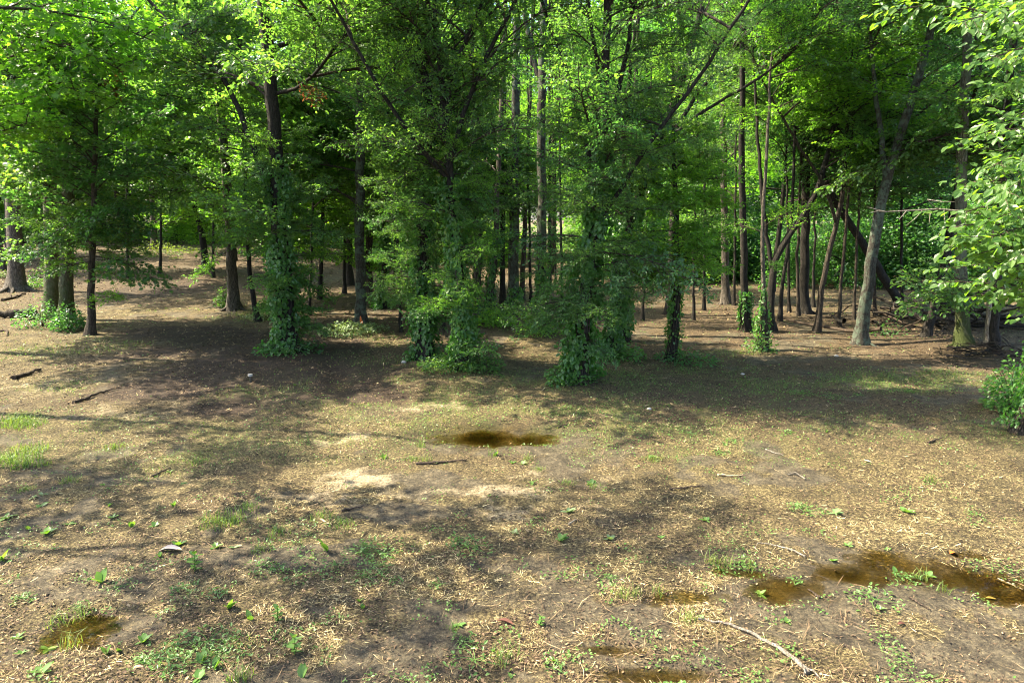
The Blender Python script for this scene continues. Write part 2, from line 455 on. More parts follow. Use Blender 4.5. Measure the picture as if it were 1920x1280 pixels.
def plain(name, c, rough=.7):
    m, nt, out = mat(name)
    tc = nd(nt, 'ShaderNodeTexCoord'); n = noise(nt, tc.outputs['Object'], 30, 4)
    r = ramp(nt, n, [(.3, tuple(v * .6 for v in c)), (.7, c)])
    p = nd(nt, 'ShaderNodeBsdfPrincipled'); p.inputs['Roughness'].default_value = rough
    nt.links.new(r.outputs[0], p.inputs['Base Color']); nt.links.new(p.outputs[0], out.inputs[0])
    return m
M['orange'] = plain('orange_paint', (.75, .16, .02), .5)
M['stone'] = plain('pale_stone', (.42, .38, .33), .9)
M['greydead'] = plain('grey_dead_leaf', (.16, .14, .15), .6)
M['paledead'] = plain('pale_dead_leaf', (.45, .37, .22), .7)
M['redbark'] = plain('red_brown_bark', (.12, .042, .024), .85)
M['wood_pale'] = plain('split_wood', (.42, .30, .17), .8)

# ------------------------------------------------------------------ ground
GREEN = [(ell(1000, 770, 520, 60), .42), (ell(1500, 800, 420, 50), .36), (ell(400, 830, 380, 60), .28), (ell(700, 690, 160, 30), .6), (ell(1180, 720, 120, 24), .65),(ell(600, 700, 130, 42), .8), (ell(1110, 775, 130, 26), .75), (ell(1240, 800, 90, 34), .55), (ell(1300, 690, 110, 16), .8),
         (ell(1420, 735, 90, 20), .7), (ell(1640, 722, 190, 24), .9), (ell(1780, 712, 90, 14), .8), (ell(30, 790, 40, 18), .9),
         (ell(30, 858, 50, 24), .9), (ell(330, 490, 90, 7), .9), (ell(660, 628, 60, 12), .9), (ell(470, 590, 60, 10), .7),
         (ell(720, 640, 60, 14), .5), (ell(120, 655, 140, 16), .45), (ell(860, 690, 60, 14), .6), (ell(980, 720, 90, 18), .45),
         (ell(330, 860, 70, 10), .5), (ell(440, 975, 60, 14), .5), (ell(560, 1000, 70, 26), .35), (ell(420, 1215, 90, 18), .4),
         (ell(720, 1030, 60, 20), .4), (ell(120, 730, 60, 12), .4), (ell(1000, 430, 300, 10), .9), (ell(900, 745, 90, 12), .4), (ell(1370, 660, 70, 9), .5)]
MUD = [(ell(240, 900, 130, 14), .9), (ell(170, 1090, 170, 55), .9), (ell(330, 1050, 90, 30), .6), (ell(240, 1170, 130, 25), .9), (ell(930, 830, 220, 30), .85),
       (ell(1090, 845, 130, 16), .8), (ell(800, 915, 140, 22), .9), (ell(740, 960, 120, 18), .8), (ell(620, 1140, 60, 40), .8), (ell(760, 1230, 120, 46), .85),
       (ell(1020, 1100, 220, 60), .55), (ell(1230, 1240, 200, 40), .8), (ell(1650, 1085, 330, 46), .7), (ell(1350, 1050, 90, 26), .6), (ell(1580, 745, 60, 8), .6),
       (ell(1790, 745, 40, 6), .7), (ell(1700, 800, 90, 10), .6), (ell(700, 770, 130, 16), .5), (ell(1180, 985, 200, 30), .4), (ell(60, 1230, 70, 20), .6), (ell(1780, 1240, 130, 40), .4), (ell(560, 745, 140, 20), .4)]
SAND = [(ell(660, 905, 90, 26), .85), (ell(640, 820, 50, 14), .8), (ell(300, 770, 150, 18), .6), (ell(90, 725, 110, 18), .5), (ell(820, 765, 70, 8), .7), (ell(870, 925, 110, 12), .7),
        (ell(1010, 960, 170, 22), .5), (ell(1330, 1010, 160, 20), .6), (ell(1080, 1075, 70, 16), .5), (ell(1060, 895, 70, 10), .6), (ell(100, 1060, 40, 20), .5),
        (ell(250, 590, 150, 14), .3), (ell(1500, 960, 160, 18), .35), (ell(1600, 663, 140, 10), .45), (ell(1370, 560, 120, 10), .35), (ell(1780, 1190, 140, 36), .35), (ell(480, 1080, 70, 20), .35)]
MULCH = [(ell(450, 690, 250, 62), 1.0), (ell(350, 640, 150, 34), 1.0), (ell(300, 545, 170, 28), .7), (ell(640, 730, 140, 30), .8), (ell(750, 600, 220, 40), .9), (ell(1500, 640, 420, 90), .9), (ell(1200, 590, 300, 40), .9), (ell(1500, 760, 420, 60), .75), (ell(700, 500, 500, 60), .9)]

TRACK = [(ell(520, 692, 220, 58), 1.0), (ell(420, 652, 150, 32), 1.0), (ell(650, 735, 120, 22), .9), (ell(340, 622, 110, 14), .8), (ell(300, 545, 120, 12), .6)]
def mask(x, y, lst, seed, jag=.75, soft=1.0):
    m = np.zeros(np.shape(x))
    for e, s in lst:
        dx = np.abs(x - e[0]); dy = np.abs(y - e[1])
        sel = (dx < e[2] * 2.2) & (dy < e[3] * 2.2)
        if np.any(sel):
            m[sel] = np.maximum(m[sel], s * blob(x[sel], y[sel], e, jag, seed, soft))
    return m

def soil_masks(x, y):
    br = fbm(x / .33, y / .33, 77, 4)
    brk = ss((br - .30) / .3)
    mud = mask(x, y, MUD, 51) * (.45 + .55 * brk)
    sand = .85 * mask(x, y, SAND, 52, 1.2, 1.5) * ss((br - .30) / .34)
    big = fbm(x / 1.7, y / 1.7, 91, 4)
    mud = np.maximum(mud, .85 * ss((big - .52) / .12) * ss((fbm(x / .5, y / .5, 93, 3) - .40) / .2))
    green = mask(x, y, GREEN, 53, .9) * ss((fbm(x / .45, y / .45, 63, 3) - .3) / .3)
    mulch = np.maximum(mask(x, y, MULCH, 54), ss((y - 22) / 8))
    track = mask(x, y, TRACK, 57, .7, .8)
    green = green * (1 - .9 * track); mud = mud * (1 - .8 * track); sand = sand * (1 - track); mulch = np.maximum(mulch, track)
    wet = np.zeros(np.shape(x))
    for k, es in PUDDLES.items():
        for e in es:
            sel = (np.abs(x - e[0]) < e[2] * 3) & (np.abs(y - e[1]) < e[3] * 3)
            if np.any(sel):
                wet[sel] = np.maximum(wet[sel], blob(x[sel], y[sel], (e[0], e[1], e[2] * 1.35, e[3] * 1.5), .35, 11, .7))
    return mud, sand, wet, green, mulch

def spaced(lo, hi, s0, grow, cap=6.0):
    out = [lo]; s = s0
    while out[-1] < hi:
        out.append(out[-1] + s); s = min(s * grow, cap)
    return out
xs_f = np.arange(-9.5, 9.5001, .048)
xp = np.array(spaced(9.5, 260, .06, 1.05))[1:]
xs = np.concatenate([-xp[::-1], xs_f, xp])
ys_near = np.arange(3.4, 12.5, .04)
ys_far = np.array(spaced(12.5, 330, .05, 1.02))[1:]
ys_back = -np.array(spaced(-3.4, 60, .06, 1.15))[1:][::-1]
ys = np.concatenate([ys_back, ys_near, ys_far])
gx, gy = np.meshgrid(xs, ys)
BIG_TREES_FLAT = [(1085, 715), (865, 690), (1850, 655), (1780, 600), (540, 655)]
for (bx, by), (r, h) in zip(BIG_TREES_FLAT, [(.9, .10), (1.2, .14), (1.5, .22), (2.2, .15), (1.0, .1)]):
    fx, fy = flat(bx, by); MOUNDS.append((fx, fy, r, h))
gz = H(gx, gy)
mud, sand, wet, green, mulch = soil_masks(gx, gy)
one = np.ones_like(gx)
nx, ny = len(xs), len(ys)
ii = (np.arange(ny - 1)[:, None] * nx + np.arange(nx - 1)[None]).ravel()
GF = np.stack([ii, ii + 1, ii + nx + 1, ii + nx], -1)
g_me = mk_mesh('ground', np.stack([gx, gy, gz], -1).reshape(-1, 3), [(GF, 0, True)], [M['soil']],
               {'soil': np.stack([mud, sand, wet, one], -1).reshape(-1, 4), 'cover': np.stack([green, mulch, mask(gx, gy, TRACK, 57, .7, .8), one], -1).reshape(-1, 4)})
tag(link('ground', g_me), 'bare muddy forest floor with straw litter, leaf mulch and thin grass', None, None, 'structure')

# puddles: level sheets that fill the hollows
def puddle(key, label):
    es = PUDDLES[key]
    x0 = min(e[0] - e[2] * 1.6 for e in es); x1 = max(e[0] + e[2] * 1.6 for e in es)
    y0 = min(e[1] - e[3] * 1.8 for e in es); y1 = max(e[1] + e[3] * 1.8 for e in es)
    st = .03
    X, Y = np.meshgrid(np.arange(x0, x1, st), np.arange(y0, y1, st))
    inside = np.zeros(X.shape)
    for e in es:
        inside = np.maximum(inside, blob(X, Y, (e[0], e[1], e[2] * 1.3, e[3] * 1.5), .3, 11, .4))
    Z = H(X, Y)
    lev = float(np.mean([float(hbase(e[0], e[1])) for e in es])) - PDEPTH[key] * (.66 if key in ('right', 'corner') else .5)
    ok = (inside > .3) & (Z < lev + .012)
    n = X.shape[1]
    c = ok[:-1, :-1] | ok[1:, :-1] | ok[:-1, 1:] | ok[1:, 1:]
    i = (np.arange(X.shape[0] - 1)[:, None] * n + np.arange(n - 1)[None])[c]
    F = np.stack([i, i + 1, i + n + 1, i + n], -1)
    used, inv = np.unique(F, return_inverse=True)
    V = np.stack([X.ravel()[used], Y.ravel()[used], np.full(len(used), lev)], -1)
    dp = np.clip((lev - Z.ravel()[used]) / .085, 0, 1)[:, None] * np.ones((1, 4))
    me = mk_mesh('puddle', V, [(inv.reshape(-1, 4), 0, True)], [M['water']], {'depth': dp})
    tag(link('puddle', me), label, 'puddle', None, 'structure')
puddle('centre', 'dark brown puddle reflecting trees in the middle of the clearing')
puddle('right', 'long shallow amber puddle chain in the lower right mud')
puddle('left', 'narrow olive brown puddle in the lower left mud')
puddle('corner', 'scattered shallow brown pools along the bottom edge near the long bent stick')

# ------------------------------------------------------------------ branch, crown and ivy builders
def gen_branch(seed, L, kind, leaf, nsub=13, ntw=7, nleaf=9, flatv=.28, rise=.12, wood_r=.022):
    rg = np.random.default_rng(seed)
    acc = Acc(); LP, LD, LN = [], [], []
    t = np.linspace(0, 1, 9)
    ax = np.stack([L * t, .10 * L * np.sin(t * 3 + rg.random() * 6) * t, L * (rise * t - (rise + .10) * t ** 2.2)], -1)
    V, F = tube(ax, wood_r * (1 - .85 * t) + .003, 5); acc.add(V, F, 0, True)
    for s in range(nsub):
        u = .16 + .84 * (s + rg.random() * .8) / nsub
        p0 = np.array([np.interp(u, t, ax[:, k]) for k in range(3)])
        side = 1 if s % 2 else -1
        a = side * math.radians(rg.uniform(28, 68))
        if u > .93: a *= .2
        d = norm(np.array([math.cos(a), math.sin(a), rg.normal(0, flatv)]))
        l = L * (.46 - .27 * u) * rg.uniform(.7, 1.25)
        tt = np.linspace(0, 1, 5)
        sub = p0 + l * (tt[:, None] * d + np.stack([0 * tt, 0 * tt, .10 * tt - .26 * tt ** 2], -1)) + rg.normal(0, .012, (5, 3)) * tt[:, None]
        V, F = tube(sub, wood_r * .42 * (1 - .8 * tt) + .0022, 3); acc.add(V, F, 0, True)
        for w in range(ntw):
            uu = .2 + .8 * (w + rg.random()) / ntw
            q0 = np.array([np.interp(uu, tt, sub[:, k]) for k in range(3)])
            b = (1 if w % 2 else -1) * rg.uniform(.45, 1.2)
            e = norm(np.array([d[0] * math.cos(b) - d[1] * math.sin(b), d[0] * math.sin(b) + d[1] * math.cos(b), rg.normal(-.05, flatv + .1)]))
            m = rg.uniform(.6, 1.1) * min(.55, .42 * l + .12)
            tw = np.stack([q0, q0 + e * m * .5 + [0, 0, .02], q0 + e * m - [0, 0, .05 * m]])
            V, F = tube(tw, [.004, .003, .0015], 3); acc.add(V, F, 0, False)
            k = max(3, int(nleaf * m / .4))
            v = (np.arange(k) + rg.random(k) * .6 + .4) / k
            LP.append(q0 + e * (m * v)[:, None] - np.stack([0 * v, 0 * v, .05 * m * v * v], -1) + rg.normal(0, .012, (k, 3)))
            c = np.where(np.arange(k) % 2, 1, -1) * rg.uniform(.4, 1.3, k)
            LD.append(np.stack([e[0] * np.cos(c) - e[1] * np.sin(c), e[0] * np.sin(c) + e[1] * np.cos(c), e[2] + rg.normal(-.28, .32, k)], -1))
            LN.append(np.stack([rg.normal(0, .5, k), rg.normal(0, .5, k), np.ones(k)], -1))
    P = np.concatenate(LP); D = np.concatenate(LD); N = np.concatenate(LN)
    S = leaf * rg.uniform(.6, 1.2, len(P))
    V, F = leaves(P, D, N, S, kind); acc.add(V, F, 1, False)
    return acc

BR = {}
for kind, leaf, key, nl in (('oval', .088, 'oval', 9), ('broad', .105, 'broad', 8), ('star', .125, 'star', 6)):
    BR[key] = []
    for k in range(3):
        a = gen_branch(100 + k * 7 + len(key), 2.4, kind, leaf, nsub=13 + k, ntw=7, nleaf=nl, flatv=(.2, .3, .42)[k])
        BR[key].append(a.mesh('branch', [M['bark_brown'], M['leaf_green']]))
BR['fine'] = [gen_branch(300 + k, 2.2, 'oval', .072, nsub=12, ntw=7, nleaf=11, flatv=.4, rise=.25).mesh('branch', [M['bark_brown'], M['leaf_green']]) for k in range(3)]
DEADB = gen_branch(400, .8, 'oval', .09, nsub=6, ntw=4, nleaf=7, flatv=.5, rise=-.2, wood_r=.01).mesh('dead_spray', [M['twig_brown'], M['dead_leaf']])

def put_branch(root, rootloc, me, p, d, scale, leafmat, rg, name='branch'):
    if scale > .5 and in_gap(np.asarray(p) + norm(d) * 1.3 * scale, .25 * scale): return None
    o = bpy.data.objects.new(name, me); COL.objects.link(o); o.parent = root
    x = Vector([float(v) for v in norm(d)]); up = Vector((0, 0, 1)) + Vector([rg.normal(0, .18) for _ in range(3)])
    y = up.cross(x).normalized(); z = x.cross(y)
    R = Matrix((x, y, z)).transposed().to_4x4()
    o.matrix_basis = Matrix.Translation([float(a - b) for a, b in zip(p, rootloc)]) @ R @ Matrix.Diagonal((scale, scale, scale, 1))
    if leafmat and me.materials[1] != M[leafmat]:
        o.material_slots[1].link = 'OBJECT'; o.material_slots[1].material = M[leafmat]
    return o

def gen_ivy(path, rad, n, z0, z1, bulge, leaf, seed, kind='broad', mess=1.0):
    rg = np.random.default_rng(seed); n = int(n * 1.35); leaf = leaf * .82
    s = np.linspace(0, 1, len(path))
    zz = path[:, 2] - path[0, 2]
    h = z0 + (z1 - z0) * rg.random(n) ** 1.15
    th = rg.random(n) * 2 * np.pi
    px = np.interp(h, zz, path[:, 0]); py = np.interp(h, zz, path[:, 1]); r = np.interp(h, zz, rad)
    lump = fbm(th * 1.1 + 3 * seed, h * 1.4, seed, 3)
    keep = rg.random(n) < .04 + 1.2 * ss((lump - .36) / .26)
    out = r + bulge * .42 * (.06 + 1.25 * np.clip((lump - .36) / .34, 0, 1.5) ** 1.5) * (.25 + .75 * rg.random(n)) * (1.15 - .5 * (h - z0) / max(z1 - z0, .1)) + .02
    P = np.stack([px + out * np.cos(th), py + out * np.sin(th), path[0, 2] + h], -1)[keep]
    m = len(P); th = th[keep]
    N = np.stack([np.cos(th), np.sin(th), np.full(m, .45)], -1) + rg.normal(0, .45 * mess, (m, 3))
    D = np.stack([.4 * np.cos(th), .4 * np.sin(th), np.full(m, -1.0)], -1) + rg.normal(0, .6 * mess, (m, 3))
    V, F = leaves(P, D, N, leaf * rg.uniform(.55, 1.25, m), kind)
    acc = Acc(); acc.add(V, F, 1, False)
    for k in range(7):                                             # woody stems winding up the trunk
        hh = np.linspace(0, z1 * rg.uniform(.6, 1), 14); a = rg.random() * 6.28 + .5 * np.sin(hh * 1.3 + k)
        rr = np.interp(hh, zz, rad) + .015
        st = np.stack([np.interp(hh, zz, path[:, 0]) + rr * np.cos(a), np.interp(hh, zz, path[:, 1]) + rr * np.sin(a), path[0, 2] + hh], -1)
        V, F = tube(st, np.full(14, .012), 4); acc.add(V, F, 0, True)
    return acc

def pin(path, h):
    zz = path[:, 2] - path[0, 2]
    return np.array([np.interp(h, zz, path[:, k]) for k in range(3)])

TREES = []
def tree(label, pts, wpx, bark='bark_brown', top=13.0, dy=0.0, name='tree', group=None, limbs=(), br=None, ivy=None, flare=.8, seed=None, cat='tree', low=None, taper=.7):
    """pts: the trunk's foot and bends as seen in the photograph, laid out at the trunk's own distance"""
    seed = seed if seed is not None else len(TREES) * 13 + 5
    rg = np.random.default_rng(seed)
    B = hit(*pts[0]); dist = B[1]
    f = B[1] * CP - (B[2] - CAM_H) * SP
    R0 = wpx / 2 * f / FPX
    W = [B] + [at_depth(px, py, B[1] + dy * (k + 1)) for k, (px, py) in enumerate(pts[1:])]
    W = np.array(W)
    if W[-1][2] - B[2] < top and top > 0:
        d = norm(W[-1] - W[-2]) if len(W) > 1 else np.array([0, 0, 1.])
        d = norm(d * [.6, .6, 1]); k = (top - (W[-1][2] - B[2])) / max(d[2], .3)
        W = np.vstack([W, W[-1] + d * k * .5, W[-1] + d * [.9, .9, 1] * k])
    s = np.concatenate([[0], np.cumsum(np.linalg.norm(np.diff(W, axis=0), axis=1))])
    u = np.concatenate([[0, .1, .25, .45], np.arange(.75, s[-1], .4)])
    path = np.stack([np.interp(u, s, W[:, k]) for k in range(3)], -1)
    for _ in range(3):
        path[1:-1] = .25 * path[:-2] + .5 * path[1:-1] + .25 * path[2:]
    path[2:, :2] += rg.normal(0, .012, (len(path) - 2, 2)) * 1.0
    Hh = path[-1][2] - B[2]; h = path[:, 2] - B[2]
    rad = R0 * (1 - taper * np.clip(u / s[-1], 0, 1)) * (1 + flare * np.exp(-u / .22)) + .004
    root = bpy.data.objects.new(name, None); COL.objects.link(root); root.location = [float(v) for v in B]
    root.empty_display_size = .3
    tag(root, label, cat, group)
    acc = Acc()
    pp = np.vstack([path[0] - [0, 0, .15], path]); rr = np.concatenate([[rad[0] * 1.12], rad])
    V, F = tube(pp - B, rr, 14 if wpx > 9 else 8, .07 + .05 * (wpx > 18), seed); acc.add(V, F, 0, True)
    rootp = 3 if wpx > 9 else 0
    for k in range(rootp + (2 if rootp else 0)):                      # surface roots
        a = rg.random() * 6.28; n = 5; q = np.linspace(0, 1, n)
        rl = R0 * rg.uniform(2.0, 3.4)
        rp = np.stack([np.cos(a) * (R0 * .7 + rl * q), np.sin(a) * (R0 * .7 + rl * q), R0 * .9 * (1 - q) ** 2 - .05 * q], -1)
        V, F = tube(rp, R0 * .34 * (1 - .7 * q), 6); acc.add(V, F, 0, True)
    link('trunk', acc.mesh('trunk', [M[bark]]), root)
    limbpaths = []
    for L in limbs:                                                   # limbs as the photograph shows them: (pixel points, thickness px, depth change)
        lp, lw, ldy = L
        LW = np.array([at_depth(px, py, B[1] + dy + ldy * k / max(1, len(lp) - 1)) for k, (px, py) in enumerate(lp)])
        e = norm(LW[-1] - LW[-2]); LW = np.vstack([LW, LW[-1] + e * 1.5 + [0, 0, .3], LW[-1] + e * 2.8 + [0, 0, .9]])
        ls = np.concatenate([[0], np.cumsum(np.linalg.norm(np.diff(LW, axis=0), axis=1))])
        lu = np.arange(0, ls[-1], .3); LP = np.stack([np.interp(lu, ls, LW[:, k]) for k in range(3)], -1)
        for _ in range(2): LP[1:-1] = .25 * LP[:-2] + .5 * LP[1:-1] + .25 * LP[2:]
        LP[1:] += rg.normal(0, .012, (len(LP) - 1, 3))
        lr = lw / 2 * f / FPX * (1 - .75 * lu / ls[-1]) + .004
        V, F = tube(LP - B, lr, 7); a2 = Acc(); a2.add(V, F, 0, True)
        link('limb', a2.mesh('limb', [M[bark]]), root)
        limbpaths.append(LP)
    for b in (br or []):                                              # (kind, leafmat, h0, h1, n, scale, up)
        kind, lm, h0, h1, n, sc, up = b[:7]
        side = b[7] if len(b) > 7 else None
        if pts[0][0] < 1240 and pts[0][0] > -50 and kind != 'fine': n = int(n * 1.4)
        if 380 < pts[0][0] < 1250 and h0 >= 4.4: h0 = 3.1; n = int(n * 1.2)
        if pts[0][0] >= 1250 and h0 >= 4.2 and wpx < 20: h0 = 3.5; n = int(n * 1.6)
        for k in range(n):
            hh = h0 + (h1 - h0) * (k + rg.random()) / n
            if limbpaths and rg.random() < .55:
                LP = limbpaths[rg.integers(len(limbpaths))]; p = LP[rg.integers(len(LP) // 4, len(LP))]
                hh = p[2] - B[2]
                if hh < h0: p = pin(path, h0 + (h1 - h0) * rg.random())
            else: p = pin(path, hh)
            if not 90 < pts[0][0] < 180 and B[2] + hh > CAM_H + 400 / FPX * B[1] + .8 and rg.random() < .8: continue
            if pts[0][0] > 1230 and hh > 4.8 and rg.random() < .38: continue
            az = k * 2.4 + rg.normal(0, .35) if side is None else side + rg.normal(0, .7)
            fr = (hh - h0) / max(h1 - h0, .1)
            el = math.radians(up + 28 * fr + rg.normal(0, 9))
            d = [math.cos(az) * math.cos(el), math.sin(az) * math.cos(el), math.sin(el)]
            ss_ = sc * rg.uniform(.75, 1.2) * (1 - .35 * max(0, fr - .6))
            for _t in range(6):
                if put_branch(root, B, BR[kind][rg.integers(len(BR[kind]))], p, d, ss_, lm, rg): break
                az = rg.random() * 6.28; d = [math.cos(az) * math.cos(el), math.sin(az) * math.cos(el), math.sin(el)]
                p = pin(path, h0 + (min(h1, CAM_H + 400 / FPX * B[1] - B[2]) - h0) * rg.random()) if not limbpaths or rg.random() < .3 else limbpaths[0][rg.integers(len(limbpaths[0]) // 4, len(limbpaths[0]))] if len(limbpaths) == 1 else (lambda L_: L_[rg.integers(len(L_) // 4, len(L_))])(limbpaths[rg.integers(len(limbpaths))])
                ss_ *= .93
    for (lx, ly, ex, ey, kind, lm, sc) in (low or []):                # single branches seen in the photograph
        p = at_depth(lx, ly, B[1]); e = at_depth(ex, ey, B[1] - .4)
        put_branch(root, B, BR[kind][rg.integers(3)], p, e - p, np.linalg.norm(e - p) / 2.3 * sc, lm, rg)
    if ivy:
        n, z0, z1, bulge, leaf = ivy
        for k in range(int(n / 420)):
            hh = .3 + (z1 + .6 - .3) * rg.random(); az = rg.random() * 6.28
            put_branch(root, B, BR['broad' if k % 2 else 'oval'][k % 3], pin(path, hh), [math.cos(az), math.sin(az), rg.normal(-.05, .3)], (bulge + .10) * rg.uniform(.35, .8), ('ivy_leaf', 'leaf_green', 'ivy_leaf')[k % 3], rg)
        me = gen_ivy(path - B, rad, n, z0, z1, bulge, leaf, seed).mesh('ivy', [M['bark_brown'], M['ivy_leaf']])
        link('ivy', me, root)
    TREES.append((label, B, root, path, rad))
    return root, B, path, rad

PI = math.pi
# ------------------------------------------------------------------ trees one can tell apart
# left side
tree('big pale furrowed trunk with flared foot at the far left edge', [(32, 545), (22, 300), (14, 100)], 26, 'bark_grey', 15, br=[('star', 'leaf_green', 5, 13, 16, 1.3, 8)], flare=.9)
tree('thin straight trunk just behind the big furrowed trunk at far left', [(14, 490), (10, 200)], 9, 'bark_grey', 13, br=[('broad', 'leaf_green', 4.5, 12, 12, 1.4, 8)])
tree('mossy grey trunk, left one of the close pair with a bush at its foot', [(97, 596), (92, 200), (85, 0)], 25, 'bark_moss', 15, br=[('star', 'leaf_green', 2.1, 6, 20, .8, -4), ('star', 'leaf_lime', 7, 14, 12, 1.4, 5)], low=[(97, 400, 40, 470, 'star', 'leaf_lime', 1.0), (97, 350, 20, 350, 'star', 'leaf_lime', 1.2)])
tree('mossy grey trunk, right one of the close pair with a bush at its foot', [(122, 606), (130, 200), (128, 0)], 24, 'bark_moss', 14, br=[('star', 'leaf_green', 3.4, 13, 18, 1.3, 4)])
tree('small tree with layered star shaped leaves standing in front of the mossy pair', [(170, 628), (174, 430), (182, 200), (184, 60)], 13, 'bark_brown', 7.5,
     br=[('star', 'leaf_green', 1.75, 3.4, 16, .5, -8), ('star', 'leaf_deep', 2.6, 4.2, 9, .72, 2), ('star', 'leaf_deep', 4.0, 7.3, 15, .85, 14)], low=[(174, 480, 285, 512, 'star', 'leaf_deep', 1.1), (172, 560, 205, 556, 'star', 'leaf_lime', 1.2), (174, 440, 60, 470, 'star', 'leaf_deep', 1.0), (174, 420, 260, 430, 'star', 'leaf_deep', 1.0)])
tree('dark trunk bending to the left behind the grassy end of the track', [(387, 505), (376, 420), (350, 340), (340, 180)], 12, 'bark_dark', 13, br=[('broad', 'leaf_lime', 4, 12, 18, 1.5, 8)], low=[(376, 440, 430, 450, 'broad', 'leaf_lime', 1.0)])
tree('straight grey brown trunk on the right edge of the track', [(438, 580), (430, 420), (418, 260), (400, 60)], 19, 'bark_grey', 15, br=[('broad', 'leaf_green', 3.2, 13, 20, 1.25, 6)], low=[(432, 470, 380, 500, 'broad', 'leaf_lime', 1.3), (434, 470, 500, 480, 'broad', 'leaf_green', 1.0)])
tree('thin dark curved trunk beside the ivy covered tree at the track', [(484, 603), (468, 520), (463, 430), (457, 250)], 9, 'bark_dark', 10, br=[('broad', 'leaf_green', 2.6, 9.5, 18, .95, 8)])
tree('tall dark tree with bright ivy round its lower trunk right of the track', [(540, 655), (528, 480), (516, 250), (498, 60), (494, 0)], 29, 'bark_dark', 15,
     limbs=[([(514, 90), (560, 72), (610, 45)], 8, .5), ([(520, 420), (470, 260), (420, 140), (330, 60)], 12, .8), ([(519, 175), (565, 165), (600, 130)], 6, -.8)],
     br=[('broad', 'leaf_green', 1.2, 4.8, 34, .48, -2), ('broad', 'leaf_green', 2.6, 4.6, 10, .68, 2), ('broad', 'leaf_green', 4.2, 9.5, 40, .85, 12), ('broad', 'leaf_green', 9, 14.5, 12, 1.4, 15)], ivy=(5200, .02, 4.4, .50, .115))
tree('small leafy tree filling the gap behind the ivy covered track tree', [(600, 560), (606, 420), (600, 250)], 8, 'bark_dark', 8.5, br=[('broad', 'leaf_lime', 1.6, 8, 22, .95, 6)], low=[(604, 480, 650, 460, 'broad', 'leaf_green', 1.0)])
tree('straight lichen grey trunk with bright plants and orange stake at its foot', [(676, 612), (674, 400), (676, 190), (672, 50)], 19, 'bark_lichen', 16, br=[('broad', 'leaf_green', 5.2, 14, 18, 1.2, 8)], low=[(674, 420, 600, 450, 'broad', 'leaf_green', .8)])
tree('reddish brown trunk close behind the lichen grey trunk with the stake', [(692, 560), (692, 350), (690, 120)], 13, 'bark_brown', 15, br=[('oval', 'leaf_green', 5, 14, 14, 1.4, 8)])
tree('black trunk of a pair left of the lichen grey trunk with the stake', [(655, 535), (652, 350), (655, 120)], 13, 'bark_dark', 14, br=[('oval', 'leaf_green', 4.5, 13, 14, 1.4, 8)])
tree('thin pole trunk touching the black trunk left of the staked tree', [(646, 550), (648, 350)], 6, 'bark_dark', 10, br=[('oval', 'leaf_green', 4, 9, 10, 1.1, 8)])
tree('short trunk swallowed by a dark leafy vine heap in the middle distance', [(716, 578), (722, 450), (720, 320)], 10, 'bark_dark', 8, br=[('oval', 'leaf_lime', 3, 8, 14, 1.0, 5)], ivy=(2600, .0, 3.2, .55, .13))
# the ivy columns in the middle
tree('dark blue green ivy column, left one of the two ivy columns in the middle', [(796, 672), (795, 480), (796, 300), (800, 100)], 24, 'bark_dark', 12,
     br=[('oval', 'leaf_green', 1.2, 4.6, 34, .5, 0), ('oval', 'leaf_deep', 2.0, 5.2, 10, .72, 4), ('fine', 'leaf_green', 5, 11.5, 20, 1.0, 20)], ivy=(5200, .0, 5.4, .46, .11), low=[(795, 480, 720, 470, 'oval', 'leaf_deep', 1.1)])
tree('brighter ivy column, right one of the two ivy columns in the middle', [(866, 690), (862, 520), (846, 360), (832, 220), (820, 80)], 17, 'bark_dark', 11,
     limbs=[([(838, 270), (800, 160), (780, 60)], 8, .5), ([(842, 300), (890, 150), (960, 20)], 8, -.6), ([(835, 250), (850, 120), (900, 20)], 7, -.3), ([(846, 340), (770, 260), (700, 150)], 8, -.6)],
     br=[('oval', 'leaf_lime', 1.2, 4.4, 30, .48, 0), ('oval', 'leaf_green', 2.4, 4.4, 10, .66, 4), ('fine', 'leaf_green', 3.6, 9.5, 66, .85, 20)], ivy=(5200, .0, 3.8, .46, .10))
tree('grey trunk with climbing leaves just right of the middle ivy columns', [(897, 592), (893, 400), (886, 150)], 13, 'bark_grey', 14, br=[('oval', 'leaf_green', 5, 13, 14, 1.2, 10)], ivy=(1500, .0, 5, .22, .10))
tree('slim trunk leaning right with pale ivy at its foot behind the middle columns', [(912, 605), (926, 500), (934, 330), (944, 120)], 11, 'bark_grey', 13, br=[('oval', 'leaf_green', 5, 12, 12, 1.2, 10)], ivy=(1500, .0, 2.6, .26, .11))
tree('thin black trunk left of the thick lichen trunk in the middle', [(942, 572), (942, 350), (946, 100)], 10, 'bark_dark', 14, br=[('oval', 'leaf_green', 5.5, 13, 12, 1.3, 10)])
tree('thick spotted lichen trunk in the middle distance with a shrub at its foot', [(962, 588), (964, 350), (968, 100)], 20, 'bark_lichen', 16, br=[('oval', 'leaf_green', 6, 15, 14, 1.4, 10)], ivy=(500, .0, .9, .4, .12))
tree('dark red brown trunk leaning right beside the thick lichen trunk', [(978, 562), (984, 430), (992, 250)], 9, 'bark_brown', 13, br=[('oval', 'leaf_lime', 5, 12, 10, 1.3, 10)])
tree('tall spotted lichen trunk that forks high up left of the front ivy tree', [(1014, 622), (1016, 400), (1014, 200), (1018, 60)], 19, 'bark_lichen', 16,
     limbs=[([(1014, 165), (1002, 110), (985, 30)], 10, .3)], br=[('oval', 'leaf_green', 5.6, 15, 20, 1.1, 14)], ivy=(1700, .0, 2.6, .36, .11))
